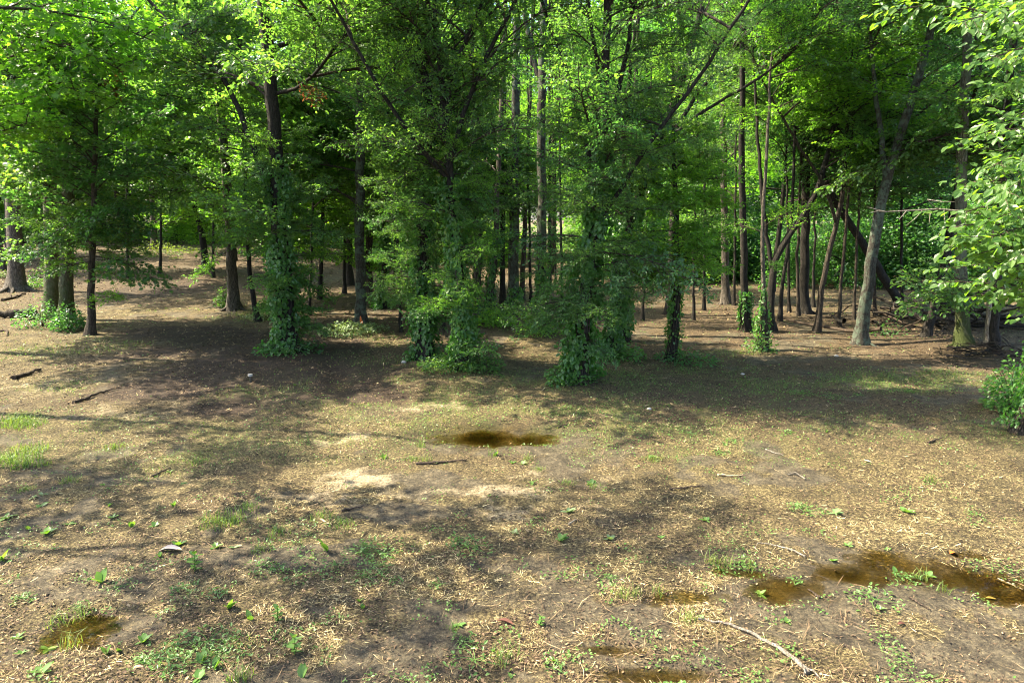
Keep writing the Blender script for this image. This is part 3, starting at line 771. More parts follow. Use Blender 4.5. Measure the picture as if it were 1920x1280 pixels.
tree('thin dark pole right of the forked lichen trunk', [(1031, 548), (1030, 300)], 7, 'bark_dark', 12, br=[('oval', 'leaf_lime', 4.5, 11, 10, 1.2, 10)])
tree('thinnest black pole standing between the forked lichen trunk and front ivy tree', [(1041, 545), (1042, 300)], 4, 'bark_dark', 10, br=[('oval', 'leaf_lime', 5, 9.5, 8, 1.0, 10)])
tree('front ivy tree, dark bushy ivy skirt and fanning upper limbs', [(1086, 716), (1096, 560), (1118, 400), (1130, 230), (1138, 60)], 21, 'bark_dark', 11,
     limbs=[([(1126, 300), (1170, 120), (1190, 0)], 9, .3), ([(1120, 350), (1070, 150), (1020, 20)], 8, .6), ([(1130, 200), (1118, 100), (1100, 0)], 7, -.6), ([(1112, 430), (1230, 250), (1330, 120)], 8, -.6)],
     br=[('oval', 'leaf_green', 1.3, 4.6, 38, .5, 0), ('oval', 'leaf_deep', 2.4, 4.6, 12, .70, 4), ('fine', 'leaf_green', 4.0, 9.5, 56, .85, 20)], ivy=(7000, .0, 4.2, .55, .115), low=[(1095, 560, 1000, 590, 'oval', 'leaf_deep', 1.0), (1095, 600, 985, 610, 'oval', 'leaf_deep', 1.0), (1098, 520, 1020, 540, 'oval', 'leaf_deep', 1.0)])
tree('ivy hung trunk leaning right directly behind the front ivy tree', [(1146, 668), (1158, 540), (1180, 420), (1235, 270), (1290, 120)], 19, 'bark_dark', 10,
     limbs=[([(1200, 360), (1290, 200), (1400, 60)], 8, .6), ([(1180, 420), (1166, 250), (1190, 60)], 8, -.3), ([(1235, 270), (1330, 200), (1420, 150)], 6, .3)],
     br=[('oval', 'leaf_green', 1.5, 4.2, 12, .66, 4), ('fine', 'leaf_deep', 3.8, 9.0, 54, .85, 18)], ivy=(3600, .0, 3.4, .34, .11))
tree('dark leafy trunk half hidden right behind the front ivy pair', [(1172, 640), (1175, 480), (1185, 300)], 12, 'bark_dark', 9, br=[('oval', 'leaf_deep', 3, 8.5, 18, 1.0, 8)], ivy=(1800, .0, 3, .3, .11))
tree('small leaning tree with bright spreading leaves right of the front ivy tree', [(1258, 676), (1268, 580), (1272, 480), (1266, 380), (1262, 250)], 13, 'bark_dark', 6.5,
     br=[('broad', 'leaf_lime', 1.9, 4.4, 46, .48, 0), ('broad', 'leaf_green', 3.6, 6.2, 34, .6, 6)], ivy=(1300, .0, 2.4, .16, .09), low=[(1270, 480, 1200, 480, 'broad', 'leaf_green', 1.1), (1270, 470, 1340, 460, 'broad', 'leaf_green', 1.1), (1270, 520, 1225, 540, 'broad', 'leaf_green', 1.0)])
tree('dark upright trunk behind the small leaning bright tree', [(1255, 590), (1262, 400), (1268, 200)], 14, 'bark_dark', 14, br=[('oval', 'leaf_deep', 4.6, 13, 16, 1.4, 8)], flare=.8)
# right side
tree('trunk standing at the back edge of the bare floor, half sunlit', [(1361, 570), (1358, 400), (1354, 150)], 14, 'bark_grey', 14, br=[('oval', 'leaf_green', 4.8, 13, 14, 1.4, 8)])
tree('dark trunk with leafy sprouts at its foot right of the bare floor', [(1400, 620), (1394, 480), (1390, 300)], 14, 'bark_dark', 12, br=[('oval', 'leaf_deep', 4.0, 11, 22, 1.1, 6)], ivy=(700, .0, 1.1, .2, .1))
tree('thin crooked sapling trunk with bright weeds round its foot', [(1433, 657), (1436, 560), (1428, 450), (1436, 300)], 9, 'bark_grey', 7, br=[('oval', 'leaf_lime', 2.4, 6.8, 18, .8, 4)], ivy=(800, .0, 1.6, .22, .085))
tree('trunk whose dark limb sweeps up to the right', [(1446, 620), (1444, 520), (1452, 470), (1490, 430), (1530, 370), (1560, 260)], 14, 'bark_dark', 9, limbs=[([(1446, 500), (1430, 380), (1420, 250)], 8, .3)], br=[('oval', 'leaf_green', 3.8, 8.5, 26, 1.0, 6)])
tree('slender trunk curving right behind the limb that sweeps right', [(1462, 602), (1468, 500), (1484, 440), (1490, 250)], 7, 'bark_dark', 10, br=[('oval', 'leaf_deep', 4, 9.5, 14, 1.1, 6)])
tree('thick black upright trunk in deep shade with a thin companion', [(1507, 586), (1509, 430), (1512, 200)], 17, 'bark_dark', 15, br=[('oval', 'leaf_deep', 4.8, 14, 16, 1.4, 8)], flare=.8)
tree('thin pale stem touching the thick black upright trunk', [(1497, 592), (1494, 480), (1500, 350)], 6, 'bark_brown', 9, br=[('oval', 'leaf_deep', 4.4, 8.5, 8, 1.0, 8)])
tree('slim brown trunk curving up to the right on open floor', [(1531, 622), (1542, 520), (1566, 430), (1584, 340), (1590, 200)], 10, 'bark_brown', 9, limbs=[([(1568, 420), (1545, 340), (1500, 280)], 6, -.5), ([(1584, 330), (1640, 270), (1690, 240)], 5, -.3)], br=[('broad', 'leaf_lime', 4.2, 7, 22, .8, 8), ('broad', 'leaf_lime', 7, 9, 8, .8, 20)])
tree('wavy thin trunk between the curved brown trunk and the lichen trunk', [(1573, 611), (1576, 520), (1586, 450), (1592, 330)], 6, 'bark_brown', 9, br=[('oval', 'leaf_deep', 4.4, 8.8, 12, 1.0, 8)])
tree('straight thin pole just left of the leaning lichen trunk', [(1601, 600), (1606, 480), (1614, 330)], 5, 'bark_brown', 10, br=[('oval', 'leaf_deep', 4.6, 9.5, 10, 1.1, 8)])
tree('stout lichen covered trunk leaning right on the open right floor', [(1612, 645), (1622, 560), (1636, 460), (1658, 340), (1690, 240), (1730, 120)], 21, 'bark_lichen', 11, limbs=[([(1660, 330), (1652, 260), (1640, 160)], 10, .3)], br=[('broad', 'leaf_green', 4.6, 10.5, 24, 1.0, 6)], flare=.75)
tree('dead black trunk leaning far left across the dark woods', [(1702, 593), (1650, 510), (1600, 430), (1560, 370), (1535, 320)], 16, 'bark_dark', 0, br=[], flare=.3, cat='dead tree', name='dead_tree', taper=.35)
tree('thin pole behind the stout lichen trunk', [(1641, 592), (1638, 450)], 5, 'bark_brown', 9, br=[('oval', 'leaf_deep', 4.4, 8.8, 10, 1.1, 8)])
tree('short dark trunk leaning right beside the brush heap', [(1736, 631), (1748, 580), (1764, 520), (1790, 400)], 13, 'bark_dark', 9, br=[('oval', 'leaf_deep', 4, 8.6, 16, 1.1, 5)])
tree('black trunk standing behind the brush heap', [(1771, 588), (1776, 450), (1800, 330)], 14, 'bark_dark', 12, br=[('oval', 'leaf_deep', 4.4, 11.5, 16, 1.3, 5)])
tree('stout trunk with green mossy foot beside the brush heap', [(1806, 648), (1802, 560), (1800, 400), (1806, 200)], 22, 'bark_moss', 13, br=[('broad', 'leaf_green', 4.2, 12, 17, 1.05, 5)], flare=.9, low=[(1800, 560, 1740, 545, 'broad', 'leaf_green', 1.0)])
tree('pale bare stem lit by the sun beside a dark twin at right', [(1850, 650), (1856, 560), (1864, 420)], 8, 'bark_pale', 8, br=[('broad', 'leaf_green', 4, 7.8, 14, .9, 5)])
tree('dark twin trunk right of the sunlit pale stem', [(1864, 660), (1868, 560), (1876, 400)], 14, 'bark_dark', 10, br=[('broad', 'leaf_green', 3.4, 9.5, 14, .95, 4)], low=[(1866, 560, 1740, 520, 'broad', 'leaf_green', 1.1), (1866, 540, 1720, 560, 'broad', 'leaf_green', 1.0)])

# understory saplings that knit the green wall together
for lab, px, py, tx, kind, lm, h0, h1, n, sc in [
    ('leafy sapling between the track and the dark bending trunk', 300, 512, 306, 'broad', 'leaf_lime', 2.2, 8, 22, 1.1),
    ('green sapling left of the track far behind the star leaved tree', 240, 520, 236, 'broad', 'leaf_green', 3.0, 9, 22, 1.2),
    ('sapling with drooping sprays just right of the track ivy tree', 580, 590, 590, 'broad', 'leaf_green', 1.6, 7, 24, .9),
    ('airy sapling behind the grey staked trunk', 740, 560, 742, 'oval', 'leaf_lime', 2.0, 8, 26, 1.0),
    ('fine leaved sapling rising left of the dark ivy column', 752, 622, 740, 'fine', 'leaf_green', 3.0, 7.5, 30, .9),
    ('fine leaved sapling between the two middle ivy columns', 832, 618, 836, 'fine', 'leaf_green', 2.2, 7, 28, .85),
    ('sapling with bright top between the lichen trunks', 995, 575, 990, 'oval', 'leaf_green', 3.6, 9, 24, 1.1),
    ('sapling leaning over the gap left of the front ivy tree', 1055, 600, 1050, 'oval', 'leaf_deep', 3.2, 8, 24, .9),
    ('deep green sapling behind the front ivy pair', 1205, 600, 1216, 'oval', 'leaf_deep', 2.6, 8, 28, 1.0),
    ('broad leaved sapling at the left rim of the bare right floor', 1320, 582, 1322, 'broad', 'leaf_green', 2.8, 8, 28, 1.0),
    ('green sapling behind the limb that sweeps right', 1480, 585, 1474, 'oval', 'leaf_green', 3.4, 8.5, 26, 1.1),
    ('green sapling right of the half sunlit trunk', 1376, 572, 1380, 'oval', 'leaf_lime', 2.6, 7, 30, .9),
    ('spreading sapling between the thick black trunk and the curved brown trunk', 1525, 575, 1530, 'oval', 'leaf_green', 3.2, 8, 30, 1.0),
    ('sapling filling the gap right of the small bright leaning tree', 1300, 600, 1304, 'broad', 'leaf_green', 2.4, 6.5, 30, .7),
    ('sapling spreading sprays behind the staked lichen trunk', 690, 545, 690, 'broad', 'leaf_green', 2.2, 7.5, 30, 1.0),
    ('sapling filling the gap right of the thin curved trunk', 510, 560, 512, 'broad', 'leaf_lime', 2.0, 7, 28, .9),
    ('leafy sapling between the straight track edge trunk and the far grass', 400, 520, 398, 'broad', 'leaf_green', 2.2, 8, 26, 1.1),
    ('bushy sapling in the shade left of the brush heap', 1690, 575, 1690, 'oval', 'leaf_deep', 3.0, 9, 26, 1.1)]:
    tree(lab, [(px, py), ((px + tx) / 2, py - 150), (tx, py - 300)], 5, 'bark_dark', h1 + .6, br=[(kind, lm, h0, h1, n, sc, 6)], cat='sapling', name='sapling')

# ------------------------------------------------------------------ near right tree: ivy foot at the frame's edge, big leaves hanging in
def overhang():
    rg = np.random.default_rng(77)
    B = hit(1914, 812)
    root = bpy.data.objects.new('overhanging_tree', None); COL.objects.link(root); root.location = [float(v) for v in B]
    tag(root, 'near tree at the right edge with large sunlit leaves hanging into view', 'tree')
    u = np.linspace(0, 9, 26)
    path = B + np.stack([.10 * u + .1 * np.sin(u), -.03 * u, u], -1)
    rad = .10 * (1 - .07 * u) * (1 + .5 * np.exp(-u / .2))
    a = Acc(); V, F = tube(np.vstack([path[0] - [0, 0, .15], path]) - B, np.concatenate([[.18], rad]), 12, .1, 3); a.add(V, F, 0, True)
    link('trunk', a.mesh('trunk', [M['bark_brown']]), root)
    link('ivy', gen_ivy(path - B, rad, 3000, .15, 2.2, .62, .075, 12).mesh('ivy', [M['bark_brown'], M['ivy_leaf']]), root)
    LS = []   # sprays: start px, end px, depth at the start and end
    for sp in [((1960, 30), (1760, 40), 8, 7.2), ((1960, 90), (1800, 120), 7.6, 7), ((1960, 150), (1830, 165), 7.6, 7), ((1960, 60), (1600, 20), 8.4, 8), ((1960, 200), (1850, 235), 7.4, 6.8), ((1965, 260), (1800, 250), 7.8, 7.3),
               ((1960, 290), (1810, 315), 7.4, 6.8), ((1960, 330), (1790, 275), 7.6, 7.4), ((1960, 340), (1830, 370), 7.2, 6.6), ((1960, 360), (1760, 350), 7.6, 7),
               ((1960, 400), (1745, 400), 7.4, 6.8), ((1960, 420), (1740, 430), 7.2, 6.6), ((1960, 440), (1800, 450), 7.0, 6.4), ((1960, 480), (1800, 470), 7.0, 6.5),
               ((1970, 500), (1830, 510), 6.9, 6.4), ((1970, 540), (1860, 520), 6.8, 6.4), ((1970, 380), (1850, 410), 6.8, 6.3), ((1970, 300), (1880, 330), 6.8, 6.3), ((1970, 430), (1870, 480), 6.7, 6.2), ((1970, 240), (1890, 280), 7, 6.6),
               ((1970, 120), (1880, 90), 7, 6.6), ((1970, 40), (1880, 10), 7, 6.6), ((1970, 560), (1720, 530), 8.4, 8.6), ((1970, 520), (1740, 500), 8.6, 8.8), ((1960, 570), (1780, 555), 8.4, 8.6), ((1900, 470), (1750, 455), 7.0, 6.8), ((1970, 600), (1880, 570), 7, 6.7)]:
        LS.append(sp)
    P, D, N = [], [], []
    wood = Acc()
    for (s, e, d0, d1) in LS:
        e = (e[0] + 45, e[1]); p = at_depth(*s, d0); q = at_depth(*e, d1); L = np.linalg.norm(q - p); d = norm(q - p)
        t = np.linspace(0, 1, 9); ax = p + (q - p) * t[:, None] + np.stack([0 * t, 0 * t, .10 * np.sin(t * PI) * L * .6], -1) + rg.normal(0, .012, (9, 3))
        V, F = tube(ax - B, .010 * (1 - .75 * t) + .002, 5); wood.add(V, F, 0, True)
        hook = np.array([p, .5 * (p + pin(path, min(8.6, max(1.2, p[2] - B[2] - .3)))) + [0, 0, .2], pin(path, min(8.6, max(1.2, p[2] - B[2] - .5)))])
        V, F = tube(hook - B, [.011, .02, .035], 6); wood.add(V, F, 0, True)
        nsub = int(5 + L * 10)
        for k in range(nsub):
            u_ = .05 + .95 * (k + rg.random()) / nsub
            q0 = np.array([np.interp(u_, t, ax[:, j]) for j in range(3)])
            sgn = 1 if k % 2 else -1
            e2 = norm(d * .7 + sgn * np.array([d[1], -d[0], 0]) * rg.uniform(.3, .9) + np.array([0, 0, rg.normal(-.12, .35)]))
            m = rg.uniform(.16, .42)
            V, F = tube(np.stack([q0, q0 + e2 * m * .5, q0 + e2 * m - [0, 0, .04]]) - B, [.004, .003, .0015], 3); wood.add(V, F, 0, False)
            nl = int(m / .05) + 1
            v = (np.arange(nl) + .6) / nl
            P.append(q0 + e2 * (m * v)[:, None] - B)
            c = np.where(np.arange(nl) % 2, 1, -1) * rg.uniform(.5, 1.1, nl)
            D.append(np.stack([e2[0] * np.cos(c) - e2[1] * np.sin(c), e2[0] * np.sin(c) + e2[1] * np.cos(c), e2[2] + rg.normal(-.45, .3, nl)], -1))
            N.append(np.stack([rg.normal(-.25, .45, nl), rg.normal(-.3, .45, nl), np.ones(nl)], -1))
    P = np.concatenate(P); D = norm(np.concatenate(D)); N = np.concatenate(N); S = .094 * rg.uniform(.5, 1.25, len(P))
    link('branch', wood.mesh('branch', [M['twig_brown']]), root)
    # the 300 leaves that show largest are objects of their own
    pw = P + B
    f = pw[:, 1] * CP - (pw[:, 2] - CAM_H) * SP; px = 960 + FPX * pw[:, 0] / f; py = 640 - FPX * (pw[:, 1] * SP + (pw[:, 2] - CAM_H) * CP) / f
    sc = S / f * ((px < 1915) & (py > 5) & (py < 620))
    big = np.argsort(-sc)[:300]; rest = np.ones(len(P), bool); rest[big] = False
    V0, F0 = LEAF['broad']
    lm = mk_mesh('leaf', V0 * [1, .82, 1], [(F0, 0, False)], [M['leaf_large']])
    for i in big:
        x = Vector(D[i]); y = Vector(N[i]).cross(x).normalized(); z = x.cross(y)
        o = bpy.data.objects.new('leaf', lm); COL.objects.link(o); o.parent = root
        o.matrix_basis = Matrix.Translation(P[i]) @ Matrix((x, y, z)).transposed().to_4x4() @ Matrix.Scale(S[i], 4)
    V, F = leaves(P[rest], D[rest], N[rest], S[rest], 'broad')
    tag(link('foliage', mk_mesh('foliage', V, [(F, 0, False)], [M['leaf_large']]), root), kind='stuff')
    # out of frame above: the rest of the crown
    for k in range(16):
        az = k * 2.4; p = pin(path, 5 + 3.8 * rg.random()); el = .4 + .5 * rg.random()
        put_branch(root, B, BR['broad'][k % 3], p, [math.cos(az), math.sin(az), el], 1.0, 'leaf_lime', rg)
    # bare dead branch reaching left
    pts = [(1840, 400), (1760, 392), (1700, 395), (1660, 397), (1625, 388)]
    w = Acc(); ax = np.array([at_depth(x, y, 7.2) for x, y in pts]); tt = np.linspace(0, 1, 5)
    V, F = tube(ax - B, .012 * (1 - tt) + .002, 5); w.add(V, F, 0, True)
    for (a, b) in [((1760, 392), (1738, 374)), ((1738, 374), (1790, 378)), ((1730, 394), (1700, 422)), ((1700, 395), (1686, 412)), ((1745, 394), (1742, 420)), ((1790, 394), (1752, 450)), ((1660, 397), (1632, 398)), ((1770, 392), (1766, 440))]:
        A = at_depth(*a, 7.2); E = at_depth(*b, 7.0); mid = .5 * (A + E) + rg.normal(0, .02, 3)
        V, F = tube(np.stack([A, mid, E]) - B, [.005, .004, .0015], 4); w.add(V, F, 0, True)
    o = link('bare_branch', w.mesh('bare_branch', [M['twig_grey']]), root); o['label'] = 'pale leafless branch reaching left'
overhang()

# ------------------------------------------------------------------ left border trees: the first hangs in, the unseen others shade the foreground
tree('sunlit star leaved tree hanging into the upper left corner', [(-90, 660), (-60, 300), (-40, 0)], 24, 'bark_grey', 12, br=[('star', 'leaf_lime', 4.2, 7.5, 22, 1.05, 8), ('star', 'leaf_lime', 7.5, 11.5, 14, 1.3, 12)],
     low=[(-60, 250, 60, 230, 'star', 'leaf_lime', 1.2), (-60, 150, 120, 150, 'star', 'leaf_lime', 1.2), (-60, 60, 160, 90, 'star', 'leaf_lime', 1.2), (-60, 20, 200, 30, 'star', 'leaf_lime', 1.2)])

tree('tree outside the left edge whose crown shades the left foreground', [(-310, 760), (-300, 300), (-290, -200)], 22, 'bark_grey', 12, br=[('star', 'leaf_lime', 6.2, 11.5, 20, .95, 12)])
tree('second tree outside the left edge shading the lower left mud', [(-900, 820), (-880, 300), (-870, -300)], 22, 'bark_grey', 12, br=[('broad', 'leaf_green', 6.0, 11.5, 14, 1.25, 12)])
tree('third tree outside the left edge dappling the bottom foreground', [(-880, 950), (-870, 300), (-900, -700)], 13, 'bark_grey', 12, br=[('broad', 'leaf_lime', 6.0, 11.5, 17, 1.5, 6)])

# ------------------------------------------------------------------ trees farther back: shared trunks and crowns
def gen_crown(seed, Hc, Rc, kind, leaf, nb, nleaf):
    rg = np.random.default_rng(seed); P, D, N = [], [], []; acc = Acc()
    for b in range(nb):
        f = (b + rg.random()) / nb; az = b * 2.4 + rg.normal(0, .3); el = math.radians(2 + 45 * f + rg.normal(0, 8))
        L = Rc * (1.05 - .65 * f) * rg.uniform(.7, 1.2); p0 = np.array([0, 0, Hc * f * .92])
        d = np.array([math.cos(az) * math.cos(el), math.sin(az) * math.cos(el), math.sin(el)])
        tt = np.linspace(0, 1, 4); V, F = tube(p0 + d * (L * tt)[:, None] - [[0, 0, .12 * L * q * q] for q in tt], .05 * (1 - .8 * tt), 4); acc.add(V, F, 0, True)
        ncl = 7
        for c in range(ncl):
            u = .25 + .75 * (c + rg.random()) / ncl
            ctr = p0 + d * L * u + np.cross(d, [0, 0, 1]) * rg.normal(0, .34 * L * (1.1 - .5 * u)) - [0, 0, .12 * L * u * u] + [0, 0, rg.normal(0, .12)]
            k = int(nleaf / (nb * ncl))
            P.append(ctr + rg.normal(0, 1, (k, 3)) * [.42, .42, .20])
    P = np.concatenate(P); k = len(P)
    a = rg.random(k) * 6.28
    D = np.stack([np.cos(a), np.sin(a), rg.normal(-.25, .4, k)], -1); N = np.stack([rg.normal(0, .55, k), rg.normal(0, .55, k), np.ones(k)], -1)
    V, F = leaves(P, D, N, leaf * rg.uniform(.6, 1.25, k), kind); acc.add(V, F, 1, False)
    return acc.mesh('crown', [M['bark_dark'], M['leaf_green']])
CROWNS = [gen_crown(500 + k, (8.5, 9.5, 7.5, 10)[k], (3.0, 2.6, 3.3, 2.8)[k], 'diamond', .17, 24, 11500) for k in range(4)]
BUSHC = [gen_crown(600 + k, (2.6, 3.4, 2.0)[k], (1.5, 1.4, 1.7)[k], 'diamond', .13, 14, 5000) for k in range(3)]
TRK = []
for k in range(4):
    rg = np.random.default_rng(700 + k); u = np.linspace(0, 14, 22)
    p = np.stack([.22 * np.sin(u * .35 + k) + .03 * u * rg.normal(), .2 * np.cos(u * .3 + k) - .2, u], -1); p -= p[0]
    a = Acc(); V, F = tube(np.vstack([[0, 0, -.3], p]), np.concatenate([[.26], .17 * (1 - .055 * u) * (1 + .5 * np.exp(-u / .25))]), 9, .06, k); a.add(V, F, 0, True)
    TRK.append((a.mesh('trunk', [M['bark_dark']]), p))
BUSHT = []
for k in range(2):
    rg = np.random.default_rng(720 + k); a = Acc()
    for j in range(5):
        q = np.linspace(0, 1, 6); e = rg.normal(0, .45, 2)
        V, F = tube(np.stack([e[0] * q, e[1] * q, 2.2 * q - .1], -1), .022 * (1 - .7 * q), 5); a.add(V, F, 0, True)
    BUSHT.append(a.mesh('stems', [M['bark_dark']]))

def zone(px):
    return 'left' if px < 620 else 'middle' if px < 1180 else 'right'
ZN = {'left': 'beyond the track at left', 'middle': 'in the woods behind the middle ivy columns', 'right': 'in the dark woods behind the right floor'}
def back_tree(x, y, h, k, crown_z, leafm, barkm, px):
    z = float(H(x, y, False)); rg = random.Random(int(x * 100 + y * 7))
    r = bpy.data.objects.new('forest_tree', None); COL.objects.link(r); r.location = (x, y, z); r.rotation_euler = (0, 0, rg.random() * 6.28)
    s = h / 14.0; zn = zone(px)
    far = 'far' if y > 48 else 'mid distance'
    word = {'leaf_lime': 'bright green', 'leaf_green': 'green', 'leaf_deep': 'deep green'}[leafm]
    tag(r, f'{word} crowned {far} tree {ZN[zn]}', 'tree', f'{word} {far} trees {ZN[zn]}')
    o = link('trunk', TRK[k][0], r); o.scale = (s * .9, s * .9, s)
    o.material_slots[0].link = 'OBJECT'; o.material_slots[0].material = M[barkm]
    cz = crown_z
    p = pin(TRK[k][1], cz / s) * s
    c = link('crown', CROWNS[rg.randrange(4)], r, p); cs = (h - cz) / 9.2
    c.scale = (max(.8, cs), max(.8, cs), cs); c.rotation_euler = (0, 0, rg.random() * 6.28)
    c.material_slots[1].link = 'OBJECT'; c.material_slots[1].material = M[leafm]
def bush(x, y, s, leafm, px):
    z = float(H(x, y, False)); rg = random.Random(int(x * 100 + y * 7))
    r = bpy.data.objects.new('undergrowth_bush', None); COL.objects.link(r); r.location = (x, y, z - .05); r.rotation_euler = (0, 0, rg.random() * 6.28); r.scale = (s, s, s * rg.uniform(.85, 1.2))
    zn = zone(px); word = {'leaf_lime': 'bright green', 'leaf_green': 'green', 'leaf_deep': 'deep green'}[leafm]
    tag(r, f'{word} leafy bush low {ZN[zn]}', 'bush', f'{word} bushes {ZN[zn]}')
    link('stems', BUSHT[rg.randrange(2)], r)
    c = link('crown', BUSHC[rg.randrange(3)], r, (0, 0, .25))
    c.material_slots[1].link = 'OBJECT'; c.material_slots[1].material = M[leafm]

rg = random.Random(4)
placed = [(t[1][0], t[1][1]) for t in TREES]
def clear(x, y, d): return all((x - a) ** 2 + (y - b) ** 2 > d * d for a, b in placed)
cnt = 0; tries = 0
while cnt < 100 and tries < 8000:
    tries += 1
    y = 27 + 50 * rg.random() ** .8; px = rg.uniform(-250, 2170) if cnt < 82 else rg.uniform(1150, 2000); x = (px - 960) / FPX * y * 1.02
    mn = 44 if 190 < px < 430 else 34 if px < 620 else 27
    if px < 430 and y < mn: continue
    if y < mn or not clear(x, y, 2.6): continue
    if 960 < px < 1080 and y < 60 and rg.random() < .7: continue
    hh_ = 3 + .27 * y
    if in_gap((x, y, hh_ * .75), 1.0) and rg.random() < .75: continue
    placed.append((x, y)); cnt += 1
    lm = rg.choice(['leaf_green', 'leaf_green', 'leaf_deep', 'leaf_lime'] if px < 1180 else ['leaf_green', 'leaf_deep', 'leaf_deep', 'leaf_lime'])
    back_tree(x, y, rg.uniform(3, 6) + .27 * y, rg.randrange(4), rg.uniform(3.2, 5.5), lm, rg.choice(['bark_dark', 'bark_brown', 'bark_dark', 'bark_grey']), px)
cnt = 0; tries = 0
while cnt < 105 and tries < 6000:
    tries += 1
    px = rg.uniform(-200, 2120)
    y = rg.uniform(29, 40) if px > 1150 else rg.uniform(38, 62) if px > 560 else rg.uniform(50, 68)
    x = (px - 960) / FPX * y * 1.02
    if not clear(x, y, 1.0): continue
    if 970 < px < 1070 and y < 62: continue
    placed.append((x, y)); cnt += 1
    bush(x, y, rg.uniform(.7, 1.35), rg.choice(['leaf_green', 'leaf_deep', 'leaf_lime'] if px < 1150 else ['leaf_deep', 'leaf_deep', 'leaf_green']), px)  # deeper leaf tone on the right stands in for background shade

# far off wood: one mass of leaves nobody could count
rg2 = np.random.default_rng(31); n = 90000; fx = rg2.uniform(-130, 130, n); fy = rg2.uniform(82, 108, n); fz = rg2.random(n) ** .9 * (24 + 8 * fbm(fx / 7, fy / 7, 9, 3))
keep = fbm(fx / 3.2 + fz * .2, fz / 3.0, 12, 3) > .40
P = np.stack([fx, fy, fz], -1)[keep]; n = len(P); a = rg2.random(n) * 6.28
V, F = leaves(P, np.stack([np.cos(a), np.sin(a), rg2.normal(-.2, .4, n)], -1), np.stack([rg2.normal(0, .7, n), rg2.normal(0, .7, n), np.ones(n)], -1), .75 * rg2.uniform(.5, 1.2, n), 'diamond')
tag(link('far_woods', mk_mesh('far_woods', V, [(F, 0, False)], [M['leaf_lime']])), 'far off wall of green woods closing the view', 'woods', None, 'stuff')

# ------------------------------------------------------------------ litter on the ground
def scatter(n, seed, y0=3.7, y1=42.0, margin=1.25):
    """points dense near the viewer and thinning with distance, like the eye sees litter"""
    rg = np.random.default_rng(seed)
    u = rg.random(n); p = .45
    y = (y0 ** -p + u * (y1 ** -p - y0 ** -p)) ** (-1 / p)
    x = rg.uniform(-1, 1, n) * (y * .75 * margin + .8)
    return x, y, rg
def litter(name, n, seed, prob, lrange, wfrac, matn, label, lift=.012, tilt=.25, thin=False):
    x, y, rg = scatter(n, seed)
    k = rg.random(n) < prob(x, y); x = x[k]; y = y[k]; n = len(x)
    z = H(x, y)
    a = rg.random(n) * 6.28
    L = rg.uniform(*lrange, n) * (1 + .11 * np.clip(y - 8, 0, 30)) * rg.uniform(.6, 1.3, n)
    D = np.stack([np.cos(a), np.sin(a), rg.normal(0, tilt, n)], -1)
    N = np.stack([rg.normal(0, .35, n), rg.normal(0, .35, n), np.ones(n)], -1)
    D = norm(D); Bv = norm(np.cross(N, D)); W = L * wfrac * rg.uniform(.5, 1.6, n)
    P = np.stack([x, y, z + lift * rg.random(n) + .004], -1)
    bend = (rg.random(n) * .25 * L)[:, None] * Bv
    if thin:
        V = np.stack([P - D * L[:, None] / 2 - Bv * W[:, None] / 2, P + D * L[:, None] / 2, P - D * L[:, None] / 2 + Bv * W[:, None] / 2], 1).reshape(-1, 3)
        F = np.arange(3 * n).reshape(-1, 3)
    else:
        V = np.stack([P - D * L[:, None] / 2, P + Bv * W[:, None] / 2 + bend * .4, P + D * L[:, None] / 2, P - Bv * W[:, None] / 2 + bend * .4], 1).reshape(-1, 3)
        F = np.arange(4 * n).reshape(-1, 4)[:, ::-1]
    tag(link(name, mk_mesh(name, V, [(F, 0, False)], [M[matn]])), label, 'litter', None, 'stuff')

def water_mask(x, y):
    w = np.zeros(len(x))
    for k, es in PUDDLES.items():
        for e in es: w = np.maximum(w, blob(x, y, (e[0], e[1], e[2] * 1.05, e[3] * 1.1), .28, 11, .5))
    return w
STRAW = [(ell(1700, 930, 330, 60), 1.0), (ell(1850, 960, 160, 60), 1.0), (ell(1500, 880, 260, 60), .8), (ell(1600, 1180, 420, 100), .75), (ell(200, 690, 240, 50), .8), (ell(300, 960, 330, 60), .6),
         (ell(900, 1130, 340, 120), .6), (ell(100, 1050, 130, 60), .6), (ell(450, 1150, 300, 70), .6), (ell(280, 590, 160, 30), .8), (ell(1300, 900, 200, 60), .5)]
def p_straw(x, y):
    mud, sand, wet, green, mulch = soil_masks(x, y)
    b = (.30 + .7 * mask(x, y, STRAW, 55)) * (.35 + .65 * ss((fbm(x / 1.6, y / 1.6, 69, 4) - .36) / .22))
    cl = ss((fbm(x / .5, y / .5, 66, 4) - .40) / .20)
    b = b * (1 - .75 * mask(x, y, TRACK, 57, .7, .8))
    return b * (.07 + .93 * cl) * (1 - .93 * ss((mud - .28) / .3)) * (1 - .3 * sand) * (1 - .93 * water_mask(x, y)) * (1 - .5 * mulch)
def p_mulch(x, y):
    mud, sand, wet, green, mulch = soil_masks(x, y)
    cl = ss((fbm(x / .45, y / .45, 67, 4) - .36) / .25)
    return (.42 + .55 * mulch) * (.2 + .8 * cl) * (1 - .72 * ss((mud - .32) / .35)) * (1 - .6 * sand) * (1 - .95 * water_mask(x, y))
litter('straw_litter', 900000, 801, p_straw, (.025, .085), .056, 'straw', 'dry straw and grass stems strewn over the clearing', thin=True)
litter('leaf_litter', 520000, 802, p_mulch, (.012, .036), .38, 'mulch', 'brown leaf bits and wood chips covering the forest floor', tilt=.35)

def p_twig(x, y):
    return (.25 + .75 * ss((fbm(x / .8, y / .8, 70, 4) - .42) / .2)) * (1 - water_mask(x, y))
litter('twig_litter', 20000, 803, p_twig, (.08, .22), .022, 'mulch', 'thin broken twigs and long stems lying over the ground', lift=.03, tilt=.12)

